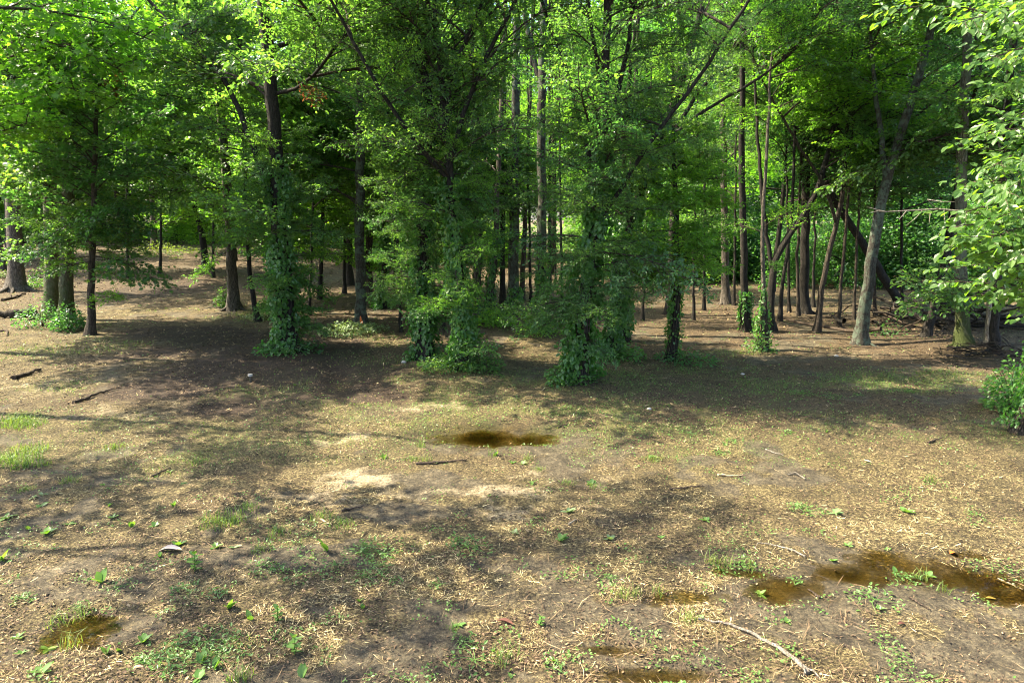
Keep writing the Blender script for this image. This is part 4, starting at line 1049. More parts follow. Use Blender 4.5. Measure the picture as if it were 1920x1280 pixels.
def cover(name, n, seed, prob, matn, label, blade):
    x, y, rg = scatter(n, seed, 3.7, 34)
    k = rg.random(n) < prob(x, y); x = x[k]; y = y[k]; n = len(x); z = H(x, y); a = rg.random(n) * 6.28
    P = np.stack([x, y, z], -1); s = 1 + .10 * np.clip(y - 8, 0, 30)
    if blade:
        hh = rg.uniform(.02, .06, n) * s; D = norm(np.stack([np.cos(a) * .55, np.sin(a) * .55, np.ones(n)], -1)); Bv = np.stack([-np.sin(a), np.cos(a), 0 * a], -1)
        w = (.0032 * s)[:, None]
        V = np.stack([P - Bv * w, P + Bv * w, P + D * hh[:, None]], 1).reshape(-1, 3); F = np.arange(3 * n).reshape(-1, 3)
    else:
        V, F = leaves(P + [0, 0, .02], np.stack([np.cos(a), np.sin(a), rg.uniform(0, .7, n)], -1), np.stack([rg.normal(0, .3, n), rg.normal(0, .3, n), np.ones(n)], -1), rg.uniform(.014, .034, n) * s, 'diamond')
    tag(link(name, mk_mesh(name, V, [(F, 0, False)], [M[matn]])), label, 'ground cover', None, 'stuff')
def p_green(x, y):
    g = mask(x, y, GREEN, 53, .9) * ss((fbm(x / .45, y / .45, 63, 3) - .3) / .3)
    return g * (1 - water_mask(x, y)) * (1 - .92 * mask(x, y, TRACK, 57, .7, .8))
def p_seed(x, y):
    g = mask(x, y, GREEN, 53, 1.1)
    sp = ss((fbm(x / .28, y / .28, 68, 3) - .60) / .08)
    return np.clip(g * .8 + .5 * sp, 0, 1) * (1 - water_mask(x, y)) * (1 - .92 * mask(x, y, TRACK, 57, .7, .8))
cover('short_grass', 240000, 811, p_green, 'grass', 'thin short grass growing in patches over the clearing', True)
cover('clover_cover', 150000, 812, p_seed, 'weed_leaf', 'tiny low green leaves sprinkled over the soil', False)

exec_marks = None
# ------------------------------------------------------------------ weeds, tufts, sticks and small finds
LANDMARKS = [('the centre puddle', flat(925, 815)), ('the amber puddle', flat(1680, 1080)), ('the narrow left puddle', flat(160, 1180)), ('the grey curled leaf', flat(318, 1033)),
             ('the long bent stick', flat(1400, 1215)), ('the red brown bark scrap', flat(945, 1172)), ('the dark dead branch', flat(170, 745)), ('the front ivy tree', flat(1086, 716)), ('the left edge grass', flat(30, 860)),
             ('the right edge ivy foot', flat(1905, 815)), ('the middle sandy patch', flat(640, 900)), ('the straw at the right', flat(1740, 950))]
def near_mark(x, y, skip=None):
    c = [(math.hypot(x - p[0], (y - p[1])), n) for n, p in LANDMARKS if n != skip]
    return min(c)[1]

lv0, lf0 = LEAF['oval']
WLEAF = []
for k, (w, cu) in enumerate([(1.0, .25), (.75, .5), (1.35, .15)]):
    t = np.linspace(0, 1, 5); wd = w * .24 * np.sin(np.clip(t * .93 + .07, 0, 1) * PI) ** .8
    V = np.concatenate([np.stack([t, wd, -cu * t ** 2 + .06], -1), np.stack([t, 0 * t, -cu * t ** 2], -1), np.stack([t, -wd, -cu * t ** 2 + .06], -1)])
    i = np.arange(4); F = np.concatenate([np.stack([i + 5, i + 6, i + 1, i], -1), np.stack([i + 10, i + 11, i + 6, i + 5], -1)])
    WLEAF.append(mk_mesh('leaf', V, [(F, 0, True)], [M['weed_leaf']]))
def weed(px, py, hpx, style, label=None):
    B = hit(px, py); B[2] = float(H(B[0], B[1])) - .005
    rg = random.Random(px * 31 + py)
    f = B[1] * CP - (B[2] - CAM_H) * SP; h = (.95 if py > 1010 else .72) * hpx * f / FPX * rg.uniform(.75, 1.1)
    r = bpy.data.objects.new('broadleaf_weed', None); COL.objects.link(r); r.location = B
    mk = near_mark(B[0], B[1])
    kind = {'rosette': 'low rosette weed', 'upright': 'upright single stem weed', 'stem': 'taller leafy weed', 'pale': 'pale leaved weed'}[style]
    tag(r, label or f'{kind} nearest {mk}', 'weed', None if label else f'{kind}s near {mk}')
    def leafo(p, az, el, s, k):
        o = link('leaf', WLEAF[k], r, p); o.rotation_euler = (rg.uniform(-.3, .3), -el, az); o.scale = (s, s, s)
        if style == 'pale': o.material_slots[0].link = 'OBJECT'; o.material_slots[0].material = M['pale_leaf']
    if style == 'rosette' or style == 'pale':
        for k in range(rg.randint(4, 7)): leafo((0, 0, .005), k * 1.2 + rg.random(), rg.uniform(.25, .9), h * rg.uniform(.7, 1.1), rg.randrange(3))
    elif style == 'upright':
        for k in range(rg.randint(2, 4)): leafo((0, 0, 0), rg.random() * 6.28, rg.uniform(.85, 1.35), h * rg.uniform(.7, 1.05), rg.choice((0, 2)))
    else:
        a = Acc(); q = np.linspace(0, 1, 5); V, F = tube(np.stack([.06 * h * q, 0 * q, h * .85 * q], -1), .006 * (1 - .6 * q), 5); a.add(V, F, 0, True)
        link('stem', a.mesh('stem', [M['weed_leaf']]), r)
        for k in range(11):
            u = .15 + .85 * k / 10; leafo((.06 * h * u, 0, h * .85 * u), k * 2.4, rg.uniform(.15, .5) + .5 * (u > .9), h * (.42 - .14 * abs(u - .6)), rg.choice((0, 2)))
for w in [(365, 1068, 44, 'stem', 'bright green clumped weed just below the grey curled leaf'), (552, 1222, 58, 'stem', 'tallest bright green weed standing at the bottom edge left of centre'), (520, 1165, 40, 'stem', 'bushy bright weed above the tallest bottom edge weed'),
          (190, 1092, 32, 'upright', 'two leaved dock seedling on bare mud above the narrow puddle'), (200, 1226, 30, 'upright', 'single oval leaved seedling right of the narrow lower left puddle'), (4, 1050, 40, 'upright', 'tall pale leaf cut by the left edge of the photo'),
          (1013, 1172, 30, 'stem', 'small bright weed just right of the red brown bark scrap')]: weed(*w)
for px, py, hp, st in [(130, 985, 20, 'rosette'), (212, 972, 20, 'rosette'), (246, 985, 24, 'upright'), (290, 988, 18, 'rosette'), (88, 1000, 24, 'rosette'), (54, 994, 20, 'upright'), (78, 948, 20, 'rosette'), (12, 970, 22, 'rosette'),
                       (64, 935, 16, 'pale'), (80, 930, 14, 'pale'), (195, 908, 12, 'rosette'), (343, 907, 12, 'rosette'), (318, 885, 12, 'rosette'), (205, 950, 14, 'upright'), (325, 950, 20, 'upright'), (612, 1035, 30, 'upright'), (405, 1025, 18, 'rosette'), (440, 1028, 18, 'pale'),
                       (335, 1020, 20, 'rosette'), (300, 1045, 16, 'upright'), (470, 1160, 28, 'upright'), (430, 1140, 26, 'upright'), (378, 1240, 26, 'upright'), (403, 1252, 26, 'upright'), (372, 1272, 22, 'rosette'), (567, 1270, 28, 'upright'),
                       (34, 1195, 24, 'rosette'), (90, 1218, 22, 'rosette'), (80, 1262, 26, 'rosette'), (225, 1222, 16, 'upright'), (270, 1205, 20, 'rosette'), (673, 1125, 16, 'upright'), (680, 1140, 16, 'upright'), (965, 1000, 18, 'pale'), (1145, 1010, 22, 'pale'),
                       (1050, 1012, 22, 'rosette'), (1065, 960, 22, 'pale'), (997, 905, 16, 'rosette'), (960, 868, 14, 'rosette'), (980, 870, 18, 'pale'), (720, 858, 18, 'upright'), (930, 855, 20, 'upright'), (1110, 905, 20, 'rosette'),
                       (1565, 965, 22, 'pale'), (1700, 962, 20, 'rosette'), (1323, 975, 18, 'rosette'), (1360, 835, 16, 'rosette'), (1550, 810, 12, 'upright'), (1240, 1010, 14, 'rosette'), (1310, 1160, 16, 'rosette'), (1425, 1115, 16, 'rosette'),
                       (1680, 1075, 16, 'upright'), (1740, 1080, 14, 'rosette'), (1590, 1022, 12, 'rosette'), (1665, 1030, 12, 'rosette'), (1475, 1165, 16, 'rosette'), (1610, 1110, 12, 'pale'), (1660, 1112, 12, 'pale'), (1650, 1140, 16, 'pale'),
                       (1560, 1050, 12, 'rosette'), (960, 1265, 14, 'rosette'), (860, 1170, 16, 'rosette'), (40, 1225, 16, 'rosette'), (1040, 1240, 20, 'upright'), (470, 715, 9, 'upright'), (553, 722, 9, 'upright'), (1222, 858, 12, 'rosette')]:
    weed(px, py, hp, st)

# low mats of small leaves
def mat_mesh(seed, n, spread):
    rg = np.random.default_rng(seed); r = spread * np.sqrt(rg.random(n)); a = rg.random(n) * 6.28
    P = np.stack([r * np.cos(a), r * np.sin(a), .01 + .05 * rg.random(n) * (1 - r / spread * .6)], -1); b = rg.random(n) * 6.28
    V, F = leaves(P, np.stack([np.cos(b), np.sin(b), rg.uniform(0, .8, n)], -1), np.stack([rg.normal(0, .3, n), rg.normal(0, .3, n), np.ones(n)], -1), rg.uniform(.022, .045, n), 'oval')
    acc = Acc()
    for q in range(7):
        u = np.linspace(0, 1, 5); c = q * .9 + rg.random(); w = c + .5 * u
        Vs, Fs = tube(np.stack([spread * .9 * u * np.cos(w), spread * .9 * u * np.sin(w), .02 + .02 * np.sin(u * 3)], -1), .003 * (1 - .5 * u), 3); acc.add(Vs, Fs, 0, False)
    return acc.mesh('stems', [M['weed_leaf']]), mk_mesh('foliage', V, [(F, 0, False)], [M['weed_leaf']])
MATS = [mat_mesh(900 + k, (38, 56, 26)[k], (.15, .22, .11)[k]) for k in range(3)]
for k, (px, py, s) in enumerate([(330, 1210, 1), (390, 1205, 1.1), (405, 1218, 1), (320, 1240, 1), (360, 1245, .9), (315, 1268, .9), (275, 1245, .9), (420, 1238, .7), (520, 1070, 1), (490, 1062, 1), (555, 1080, .8), (690, 1030, 1.3), (720, 1040, 1.2), (670, 1040, .8),
                                 (715, 1065, .7), (860, 1022, 1.1), (880, 1030, 1), (410, 1115, .9), (345, 1105, .9), (225, 1105, .7), (150, 1140, .7), (45, 1125, .8), (690, 1085, .8), (740, 1090, .8), (1145, 1085, .7), (700, 1070, .8), (820, 1100, .8), (260, 1235, .6),
                                 (580, 1050, .8), (625, 1065, .8), (870, 1205, .8), (890, 1240, 1), (1040, 1255, .9), (1390, 1060, .9), (1355, 1070, .8), (1490, 1090, .8), (1700, 1085, .9), (1640, 1125, 1.1), (1820, 965, .7), (1495, 955, .9), (1515, 960, .9), (1370, 830, 1), (1475, 812, 1),
                                 (1555, 745, 1.2), (1610, 742, 1.0), (1700, 735, 1.2), (1500, 738, 1.0), (1290, 815, 1.0), (1350, 850, 1.0)]):
    B = hit(px, py); B[2] = float(H(B[0], B[1]))
    o = bpy.data.objects.new('weed_mat', None); COL.objects.link(o); o.location = B; link('stems', MATS[k % 3][0], o); link('foliage', MATS[k % 3][1], o); o.rotation_euler = (0, 0, k * 1.7); o.scale = (s, s, s); mk = near_mark(B[0], B[1])
    tag(o, f'low green leaf mat nearest {mk}', 'weed', f'low weed mats near {mk}')

# grass tufts
def tuft_mesh(seed, n, h, spread):
    rg = np.random.default_rng(seed); r = spread * 1.25 * rg.random(n) ** .8; a = rg.random(n) * 6.28; acc = Acc()
    b = rg.random(n) * 6.28; hh = h * rg.uniform(.5, 1.2, n); lean = rg.uniform(.1, 1.1, n) ** 1.0
    P0 = np.stack([r * np.cos(a), r * np.sin(a), 0 * r - .01], -1); dx = np.stack([np.cos(b), np.sin(b), 0 * b], -1); w = np.stack([-np.sin(b), np.cos(b), 0 * b], -1) * .0034
    P1 = P0 + dx * (lean * hh * .35)[:, None] + [0, 0, 1] * (hh * .6)[:, None]; P2 = P0 + dx * (lean * hh)[:, None] + [0, 0, 1] * (hh * (1 - .25 * lean))[:, None]
    V = np.stack([P0 - w, P0 + w, P1 + w * .8, P1 - w * .8, P2], 1).reshape(-1, 3); i = np.arange(n) * 5
    return mk_mesh('grass_tuft', V, [(np.stack([i, i + 1, i + 2, i + 3], -1), 0, False), (np.stack([i + 3, i + 2, i + 4], -1), 0, False)], [M['grass']])
TUFTS = [tuft_mesh(950, 260, .13, .24), tuft_mesh(951, 90, .11, .14), tuft_mesh(952, 22, .15, .07)]
for k, (px, py, v, s, lab) in enumerate([(20, 868, 0, 1.3, 'brightest sunlit grass tuft at the left edge'), (50, 845, 0, 1.0, 'grass tuft at the upper side of the bright left edge grass'), (52, 874, 1, 1.1, None), (85, 872, 2, 1.2, None), (132, 902, 1, 1.0, 'lone green grass tuft between the left edge grass and the dark mud strip'),
                                         (20, 792, 0, 1.2, 'darker grass patch at the left edge above the bright grass'), (50, 798, 0, 1.0, None), (410, 978, 0, 1.0, 'dense green grass tuft right of the lower left weeds'), (440, 975, 1, 1.0, None), (462, 955, 1, 1.0, None), (525, 1000, 1, 1.1, None), (605, 970, 1, 1.1, None), (640, 985, 1, 1.0, None), (490, 1030, 1, .9, None),
                                         (215, 838, 1, 1, None), (370, 868, 1, .9, None), (50, 918, 1, .8, None), (718, 860, 2, 1.1, None), (775, 862, 1, .7, None), (800, 865, 2, 1.0, None), (788, 838, 2, 1.1, None), (925, 855, 2, 1.1, None), (990, 862, 2, 1, None), (1010, 880, 1, .6, None), (1065, 905, 1, .8, None), (1115, 912, 1, .8, None), (1225, 862, 1, .9, None),
                                         (1745, 905, 2, 1.3, 'sparse upright grass blades on the straw at right'), (1335, 1055, 2, 1.3, None), (1360, 1060, 2, 1.2, None), (1405, 1065, 2, 1.2, None), (1290, 1165, 2, 1.3, None), (1165, 1120, 2, 1.2, None), (1235, 1115, 2, 1.1, None), (1190, 1118, 2, 1.1, None), (1725, 1085, 2, 1.2, None), (1770, 1110, 2, 1, None),
                                         (115, 1165, 1, 1.0, 'dark grass tuft growing at the water of the narrow lower left puddle'), (155, 1155, 2, 1.2, None), (135, 1215, 2, 1.4, None), (950, 1235, 1, 1.0, None), (850, 1180, 2, .9, None), (460, 1275, 2, 1.2, None), (440, 1275, 2, 1.1, None), (330, 485, 1, 2.5, None), (285, 482, 1, 2.5, None)]):
    B = hit(px, py); B[2] = float(H(B[0], B[1])); o = link('grass_tuft', TUFTS[v], None, B); o.rotation_euler = (0, 0, k * 2.1); s *= .78 if py > 900 else .9; o.scale = (s, s, s * .9)
    mk = near_mark(B[0], B[1]); w = ('thick', 'short', 'thin')[v]
    tag(o, lab or f'{w} green grass tuft nearest {mk}', 'grass tuft', None if lab else f'{w} grass tufts near {mk}')

# plants round the feet of trees
def foot_plant(px, py, label, matn, s=1.0, n=900, kind='broad', leaf=.09, hgt=.5, spread=.55):
    B = hit(px, py); rg = np.random.default_rng(px + py)
    r = bpy.data.objects.new('low_shrub', None); COL.objects.link(r); r.location = B; tag(r, label, 'shrub')
    a = rg.random(n) * 6.28; rr = spread * rg.random(n) ** .7; z = hgt * rg.random(n) * (1.1 - .7 * rr / spread) * (.5 + fbm(np.cos(a) * 2 + 5, np.sin(a) * 2 + rr * 3, 4, 2))
    P = np.stack([rr * np.cos(a), rr * np.sin(a), z + .03], -1) * s
    V, F = leaves(P, np.stack([np.cos(a), np.sin(a), rg.normal(-.1, .5, n)], -1), np.stack([rg.normal(0, .5, n), rg.normal(0, .5, n), np.ones(n)], -1), leaf * rg.uniform(.6, 1.2, n), kind)
    link('foliage', mk_mesh('foliage', V, [(F, 0, False)], [M[matn]]), r)
    acc = Acc()
    for k in range(9):
        q = np.linspace(0, 1, 5); e = rg.normal(0, .5, 2) * spread
        V, F = tube(np.stack([e[0] * q, e[1] * q, hgt * .8 * np.sin(q * 1.7) - .02], -1) * s, .008 * (1 - .6 * q), 4); acc.add(V, F, 0, True)
    link('stems', acc.mesh('stems', [M['twig_brown']]), r)
foot_plant(80, 612, 'tangled green bush at the foot of the mossy pair', 'leaf_deep', 1.0, 600, hgt=.8, spread=.7, leaf=.08)
foot_plant(130, 618, 'small bush hugging the right foot of the mossy pair', 'leaf_deep', 1.0, 700, hgt=.7, spread=.45)
foot_plant(650, 625, 'sunlit pale leaved plants at the foot of the staked tree', 'pale_leaf', 1.0, 900, hgt=.30, spread=.75, leaf=.07)  # pale leaf colour carries the sun spot on these plants
foot_plant(690, 620, 'lower pale plants right of the orange stake', 'pale_leaf', 1.0, 400, hgt=.2, spread=.6, leaf=.06)  # same sun spot, again put into the leaf colour
foot_plant(500, 598, 'pale low plants beside the thin curved trunk', 'pale_leaf', 1.0, 500, hgt=.22, spread=.7, leaf=.07)
foot_plant(545, 660, 'green skirt of plants round the foot of the track ivy tree', 'leaf_deep', 1.0, 700, hgt=.3, spread=.8, leaf=.07)
foot_plant(840, 690, 'low leafy skirt between the two middle ivy columns', 'leaf_green', 1.0, 1200, hgt=.26, spread=.6, leaf=.055)
foot_plant(900, 690, 'low creeper spreading right of the brighter ivy column', 'leaf_green', 1.0, 500, hgt=.3, spread=.5, leaf=.07)
foot_plant(930, 610, 'pale green shrub behind the brighter ivy column', 'leaf_lime', 1.0, 700, hgt=.5, spread=.6)
foot_plant(1012, 628, 'twiggy olive shrub round the foot of the forked lichen trunk', 'leaf_lime', 1.0, 900, hgt=.8, spread=.7, leaf=.06)
foot_plant(1070, 712, 'ivy skirt spreading left of the front ivy tree', 'ivy_leaf', 1.0, 900, hgt=.3, spread=.5, leaf=.06)
foot_plant(1150, 672, 'ivy skirt at the foot of the trunk behind the front ivy tree', 'ivy_leaf', 1.0, 700, hgt=.4, spread=.7, leaf=.08)
foot_plant(1285, 680, 'low creeper right of the small leaning bright tree', 'leaf_deep', 1.0, 500, hgt=.25, spread=.7, leaf=.065)
foot_plant(1425, 660, 'bright weeds round the foot of the crooked sapling', 'leaf_green', 1.0, 260, hgt=.5, spread=.4, leaf=.06)
foot_plant(425, 575, 'leafy sprouts left of the straight track edge trunk', 'leaf_green', 1.0, 500, hgt=.7, spread=.4)
foot_plant(60, 540, 'dark green plants right of the big furrowed trunk', 'leaf_green', 1.0, 600, hgt=.45, spread=.7)
foot_plant(0, 520, 'low green plants left of the big furrowed trunk', 'grass', 1.0, 500, hgt=.3, spread=.8)
foot_plant(1895, 770, 'leafy shrub at the right edge round the near tree foot', 'ivy_leaf', 1.0, 1400, hgt=.9, spread=.42, leaf=.065)
foot_plant(1660, 630, 'twiggy sprouts right of the stout lichen trunk foot', 'leaf_deep', 1.0, 160, hgt=.35, spread=.5, leaf=.06)
foot_plant(300, 478, 'bright grassy plants at the far end of the track', 'grass', 1.6, 700, hgt=.5, spread=1.4, leaf=.16, kind='oval')

# sticks, log, finds
def stick(name, label, pts, wpx, matn, cat='stick', forks=(), lift=.02):
    P = []
    for (px, py) in pts:
        b = hit(px, py); b[2] = float(H(b[0], b[1])); P.append(b)
    P = np.array(P); B = P[0].copy(); f = B[1] * CP - (B[2] - CAM_H) * SP
    s = np.concatenate([[0], np.cumsum(np.linalg.norm(np.diff(P, axis=0), axis=1))]); u = np.linspace(0, s[-1], max(8, len(pts) * 4))
    Q = np.stack([np.interp(u, s, P[:, k]) for k in range(3)], -1)
    for _ in range(2): Q[1:-1] = .25 * Q[:-2] + .5 * Q[1:-1] + .25 * Q[2:]
    rg = np.random.default_rng(int(px * 7 + py)); R = wpx / 2 * f / FPX
    Q[:, 2] = np.maximum(Q[:, 2], H(Q[:, 0], Q[:, 1])) + R * .7 + lift * .3; Q[1:] += rg.normal(0, R * .25, (len(Q) - 1, 3))
    acc = Acc(); V, F = tube(Q - B, R * (1 - .5 * u / s[-1]) * rg.uniform(.9, 1.12, len(u)), 8, .1, 3); acc.add(V, F, 0, True)
    n0 = len(V); acc.add(np.vstack([V[:8]]), np.array([list(range(8))[::-1]]), 0, False)
    for (i, ex, ey) in forks:
        e = hit(ex, ey); a0 = Q[int(i * (len(Q) - 1))]; m = .5 * (a0 + e) + [0, 0, .03]
        V, F = tube(np.stack([a0, m, e + [0, 0, R * .4]]) - B, [R * .55, R * .4, R * .2], 5); acc.add(V, F, 0, True)
    o = link(name, acc.mesh(name, [M[matn]]), None, B); tag(o, label, cat); return o
stick('fallen_stick', 'long pale bent stick lying at the bottom right', [(1515, 1262), (1490, 1240), (1440, 1205), (1400, 1185), (1350, 1168), (1310, 1163)], 9, 'twig_grey', forks=[(.05, 1507, 1268), (.08, 1540, 1275)])
stick('fallen_stick', 'thin curved stick above the amber puddle', [(1510, 1045), (1480, 1030), (1450, 1022), (1420, 1020)], 4, 'twig_grey', forks=[(.95, 1415, 1028)])
stick('fallen_stick', 'short stick lying in the small amber puddle', [(1538, 1124), (1525, 1112), (1516, 1106)], 5, 'twig_brown')
stick('fallen_branch', 'dark dead branch on the sunlit ground at left', [(138, 756), (165, 748), (185, 740), (202, 734)], 7, 'twig_brown', 'branch', forks=[(.5, 150, 745), (.9, 228, 728)])
stick('fallen_branch', 'rough dark branch half buried above the left grass', [(25, 712), (50, 703), (78, 695)], 9, 'twig_brown', 'branch')
stick('fallen_stick', 'short stick on the dark mud strip at left', [(286, 894), (302, 886), (320, 879)], 5, 'twig_brown')
stick('fallen_stick', 'dark stick lying in the mud below the centre puddle', [(780, 871), (820, 869), (875, 865)], 5, 'twig_brown')
stick('fallen_stick', 'thin pale stick across the straw right of the sandy ground', [(1435, 843), (1452, 850), (1470, 854)], 3, 'twig_grey')
stick('fallen_stick', 'straight flat pale sliver on the right straw', [(1346, 892), (1370, 892), (1392, 891)], 4, 'wood_pale')
stick('fallen_stick', 'dark straight stick on mud at centre right', [(1255, 918), (1290, 915), (1322, 914)], 4, 'twig_brown')
stick('fallen_stick', 'dark stick under the straw on the far right ground', [(1740, 832), (1755, 828), (1768, 823)], 4, 'twig_brown')
stick('fallen_stick', 'small hooked twig beside the centre puddle', [(1045, 802), (1060, 799), (1078, 798)], 4, 'twig_brown', forks=[(.4, 1052, 812)])
stick('fallen_stick', 'pair of thin twigs on the right straw', [(1510, 900), (1494, 888), (1475, 890)], 3, 'twig_grey', forks=[(.3, 1480, 885)])
stick('fallen_stick', 'leaning twig pair below the pale weed at centre', [(1066, 985), (1080, 975)], 4, 'twig_grey')
stick('fallen_stick', 'thin stick across the lower right mud', [(1705, 1122), (1725, 1135), (1745, 1146)], 4, 'twig_brown')
stick('fallen_stick', 'grey stick at the far right end of the amber puddle', [(1870, 1086), (1895, 1096), (1918, 1106)], 5, 'twig_grey')
stick('fallen_stick', 'dark root like stick at the bottom left mud', [(640, 958), (660, 953), (682, 950)], 5, 'twig_brown')
stick('fallen_stick', 'small brown stick right of the grass tufts', [(602, 976), (614, 982), (622, 985)], 4, 'wood_pale')
stick('fallen_log', 'thick fallen log cut by the left edge', [(62, 594), (30, 596), (-20, 598)], 19, 'bark_brown', 'log')
stick('fallen_branch', 'dark broken branch above the fallen log at left', [(5, 565), (25, 560), (48, 552)], 6, 'twig_brown', 'branch', forks=[(.4, 20, 552)])
stick('fallen_stick', 'forked twig in front of the fallen log', [(0, 622), (14, 621), (14, 630)], 4, 'twig_brown')

def leaf_find(name, label, px, py, lpx, matn, az, curl=.35, w=.3, cat='dead leaf', tip=None):
    B = hit(px, py); B[2] = float(H(B[0], B[1])) + .012; f = B[1] * CP - (B[2] - CAM_H) * SP; L = lpx * f / FPX
    t = np.linspace(0, 1, 7); wd = w * L * np.sin(t * PI) ** .7 + .002; rows = []
    for k in np.linspace(-1, 1, 5): rows.append(np.stack([L * (t - .5), wd * k * .5, curl * L * .35 * k * k * np.sin(t * PI) + .02 * L * np.sin(t * 5)], -1))
    V = np.concatenate(rows); i = np.arange(6); F = np.concatenate([np.stack([i + r * 7, i + 1 + r * 7, i + 8 + r * 7, i + 7 + r * 7], -1) for r in range(4)])
    o = link(name, mk_mesh(name, V, [(F, 0, True)], [M[matn]]), None, B); o.rotation_euler = (0, 0, az); tag(o, label, cat)
    if tip:
        Vt = V[(np.arange(35) % 7) >= 5] * [1, 1.03, 1.03] + [0, 0, .003]; j = np.arange(4) * 2
        link('tip', mk_mesh('tip', Vt, [(np.stack([j, j + 1, j + 3, j + 2], -1), 0, True)], [M[tip]]), o)
    return o
leaf_find('dead_leaf', 'large grey curled dead leaf with a pale tip in the left foreground', 320, 1034, 40, 'greydead', .15, .5, .38, tip='paledead')
leaf_find('bark_scrap', 'red brown scrap of bark in the centre foreground', 948, 1170, 34, 'redbark', -.35, .5, .25, 'bark scrap')
leaf_find('dead_leaf', 'orange dead leaf at the upper side of the amber puddle', 1785, 1037, 14, 'orange', .5, .7, .7)
leaf_find('wood_chip', 'pale wood chip on the mud in the lower left', 258, 1252, 20, 'wood_pale', .3, .2, .4, 'wood chip')
leaf_find('dead_leaf', 'brown curled leaf on the lower right straw', 1690, 1170, 16, 'redbark', .1, .6, .4)
leaf_find('dead_leaf', 'pale leaf floating at the right end of the amber puddle', 1858, 1122, 18, 'paledead', -.2, .2, .4)
leaf_find('wood_chip', 'white wood chip in the right straw', 1627, 864, 14, 'paledead', -.6, .2, .4, 'wood chip')

def stone(label, px, py, wpx):
    B = hit(px, py); f = B[1] * CP - (B[2] - CAM_H) * SP; r = wpx / 2 * f / FPX; rg = np.random.default_rng(px)
    th, ph = np.meshgrid(np.linspace(0, 2 * PI, 10, endpoint=False), np.linspace(.05, PI - .05, 7))
    V = np.stack([np.sin(ph) * np.cos(th), np.sin(ph) * np.sin(th) * .8, np.cos(ph) * .55], -1).reshape(-1, 3) * r * (1 + rg.normal(0, .09, (70, 1)))
    i = np.arange(6)[:, None] * 10; j = np.arange(10)[None]; F = np.stack([i + j, i + 10 + j, i + 10 + (j + 1) % 10, i + (j + 1) % 10], -1).reshape(-1, 4)
    a = Acc(); a.add(V, F, 0, True); a.add(V[:10], np.array([list(range(10))]), 0, True)
    o = link('stone', a.mesh('stone', [M['stone']]), None, B + np.array([0, 0, r * .2])); tag(o, label, 'stone')
stone('white stone in the grass left of the middle ivy columns', 757, 680, 11)
stone('pale stone on the grass right of the front ivy tree', 1217, 767, 9)
stone('small white stone on the right floor before the stout lichen trunk', 1568, 668, 9)
stone('pale stone in the clover in front of the dark right trunks', 1392, 702, 8)

# stakes
B = hit(677, 618); f = B[1]; r = bpy.data.objects.new('survey_stake', None); COL.objects.link(r); r.location = B; tag(r, 'short orange survey stake at the foot of the lichen grey trunk', 'stake')
w = .022; V = np.array([(-w, -w * .5, -.1), (w, -w * .5, -.1), (w, w * .5, -.1), (-w, w * .5, -.1), (-w, -w * .5, .34), (w, -w * .5, .34), (w, w * .5, .34), (-w, w * .5, .34), (0, 0, .40)], float)
link('stake', mk_mesh('stake', V, [(np.array([(0, 1, 5, 4), (1, 2, 6, 5), (2, 3, 7, 6), (3, 0, 4, 7)]), 0, False), (np.array([(4, 5, 8), (5, 6, 8), (6, 7, 8), (7, 4, 8)]), 0, False)], [M['orange']]), r)
V = np.array([(w, 0, .30), (w + .05, -.02, .24), (w + .03, -.03, .08), (w - .005, -.02, .12)]); o = link('ribbon', mk_mesh('ribbon', V, [(np.array([(0, 1, 2, 3)]), 0, False)], [M['orange']]), r)
B = hit(470, 716); r = bpy.data.objects.new('marker_peg', None); COL.objects.link(r); r.location = B; tag(r, 'little grey marker peg in the dark mulch of the track', 'peg')
a = Acc(); V, F = tube(np.array([(0, 0, -.05), (0, 0, .1), (0, 0, .12)]), [.02, .02, .018], 8); a.add(V, F, 0, True); link('post', a.mesh('post', [M['bark_grey']]), r)
a = Acc(); V, F = tube(np.array([(0, 0, .12), (0, 0, .121), (0, 0, .16), (0, 0, .161)]), [.002, .045, .045, .002], 10); a.add(V, F, 0, False); link('cap', a.mesh('cap', [M['stone']]), r)

# brush heap and twig mound
def heap(label, px, py, n, rx, ry, hgt, lr, wr, name):
    B = hit(px, py); rg = np.random.default_rng(px); r = bpy.data.objects.new(name, None); COL.objects.link(r); r.location = B; tag(r, label, 'brush heap')
    for k in range(n):
        c = rg.normal(0, .45, 2) * [rx, ry]; a = rg.random() * 6.28; L = rg.uniform(*lr); el = rg.normal(.05, .22)
        d = np.array([math.cos(a) * math.cos(el), math.sin(a) * math.cos(el), math.sin(el)]); q = np.linspace(-.5, .5, 7)
        z = max(.03, hgt * math.exp(-(c[0] / rx) ** 2 - (c[1] / ry) ** 2) * rg.random() + .05)
        p = np.array([c[0], c[1], z]) + d * (L * q)[:, None] + np.stack([0 * q, 0 * q, .15 * L * (q ** 2)], -1) + rg.normal(0, .03 * L, (7, 3)) * .5
        p[:, 2] = np.maximum(p[:, 2], float(0) - .02)
        a2 = Acc(); V, F = tube(p, rg.uniform(*wr) * (1 - .5 * (q + .5)), 6); a2.add(V, F, 0, True)
        link('branch', a2.mesh('branch', [M[('twig_brown', 'twig_brown', 'bark_brown', 'bark_dark')[rg.integers(4)]]]), r)
heap('heap of fallen branches in the shade behind the stout mossy footed trunk', 1790, 612, 60, 3.2, 1.3, .75, (.8, 3.0), (.015, .06), 'brush_heap')
heap('mound of brown twigs at the foot of the sunlit pale stem', 1852, 672, 70, 1.1, .6, .30, (.3, 1.0), (.006, .016), 'twig_mound')
heap('scatter of broken twigs at the foot of the front ivy tree', 1100, 722, 24, .7, .35, .06, (.2, .7), (.004, .009), 'twig_scatter')

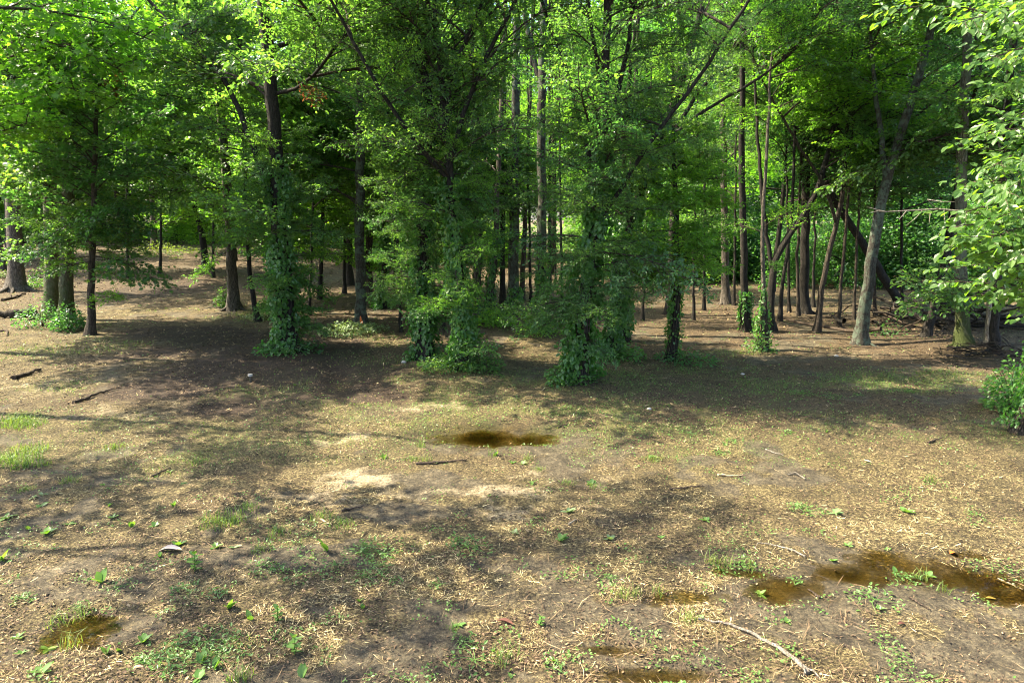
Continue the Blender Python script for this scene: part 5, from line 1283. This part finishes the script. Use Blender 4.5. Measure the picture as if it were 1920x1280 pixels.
# hanging clusters of dead leaves
for lab, px, py, host in [('cluster of brown dead leaves hanging over the small star leaved tree', 205, 130, 4), ('longest cluster of brown dead leaves hanging right of the track ivy tree', 582, 170, 8), ('small brown dead leaf cluster in the upper branches right of the track ivy tree', 612, 205, 8)]:
    dep = TREES[host][1][1] - 1.2; rgd = np.random.default_rng(px)
    root = TREES[host][2]; Bh = TREES[host][1]
    for k in range(4):
        p = at_depth(px + rgd.normal(0, 9), py - 12 + rgd.normal(0, 18), dep)
        o = put_branch(root, Bh, DEADB, p, [rgd.normal(0, .4), rgd.normal(0, .4), -1.0], .55, None, rgd, 'dead_spray')
        if o: o['label'] = 'brown dead leaves on a hanging twig'

# ------------------------------------------------------------------ tell look-alikes apart in their labels
MARKS = [(32, 'the big furrowed trunk'), (110, 'the mossy pair'), (172, 'the small star leaved tree'), (300, 'the far end of the track'), (387, 'the left bending dark trunk'), (438, 'the straight track edge trunk'),
         (500, 'the thin curved trunk'), (545, 'the track ivy tree'), (610, 'the small leafy gap tree'), (676, 'the staked lichen trunk'), (720, 'the dark vine heap'), (796, 'the dark ivy column'), (866, 'the brighter ivy column'), (920, 'the slim right leaning trunk'),
         (965, 'the thick spotted trunk'), (1014, 'the forked lichen trunk'), (1045, 'the thinnest black pole'), (1090, 'the front ivy tree'), (1150, 'the ivy hung leaning trunk'), (1205, 'the deep green sapling'), (1262, 'the small bright leaning tree'), (1361, 'the half sunlit trunk'),
         (1400, 'the sprouting dark trunk'), (1440, 'the crooked sapling'), (1507, 'the thick black trunk'), (1545, 'the curved brown trunk'), (1620, 'the stout lichen trunk'), (1690, 'the leaning dead trunk'), (1745, 'the short dark trunk'), (1806, 'the mossy footed trunk'), (1864, 'the sunlit pale stem')]
def opx(o):
    x, y, z = o.location; return to_px(x, y, z)
for o in COL.objects:
    if o.parent is None and o.get('category') and o.name.split('.')[0] in ('forest_tree', 'undergrowth_bush'):
        px = opx(o)[0]; col = o['label'].split(' leafy')[0].split(' crowned')[0]
        where = 'past the left edge' if px < -10 else 'past the right edge' if px > 1930 else 'behind ' + min((abs(px - a), n) for a, n in MARKS)[1]
        o['label'] = f"{col} {'crowned tree' if o.name.startswith('forest') else 'low bush'} {where}"
ORD = ['', 'second', 'third', 'fourth', 'fifth', 'sixth', 'seventh', 'eighth', 'ninth', 'tenth', 'eleventh', 'twelfth', 'thirteenth', 'fourteenth', 'fifteenth', 'sixteenth', 'seventeenth', 'eighteenth']
same = {}
for o in COL.objects:
    if o.parent is None and o.get('category') and o.get('label'): same.setdefault(o['label'], []).append(o)
for lab, os_ in same.items():
    if len(os_) < 2: continue
    deep = os_[0].name.split('.')[0] in ('forest_tree', 'undergrowth_bush')
    os_.sort(key=(lambda o: o.location.y) if deep else (lambda o: opx(o)[0]))
    for k, o in enumerate(os_):
        w = ('nearest' if k == 0 else ORD[k] + ' in depth') if deep else ('leftmost' if k == 0 else ORD[k] + ' from the left')
        o['label'] = f'{lab}, {w}'
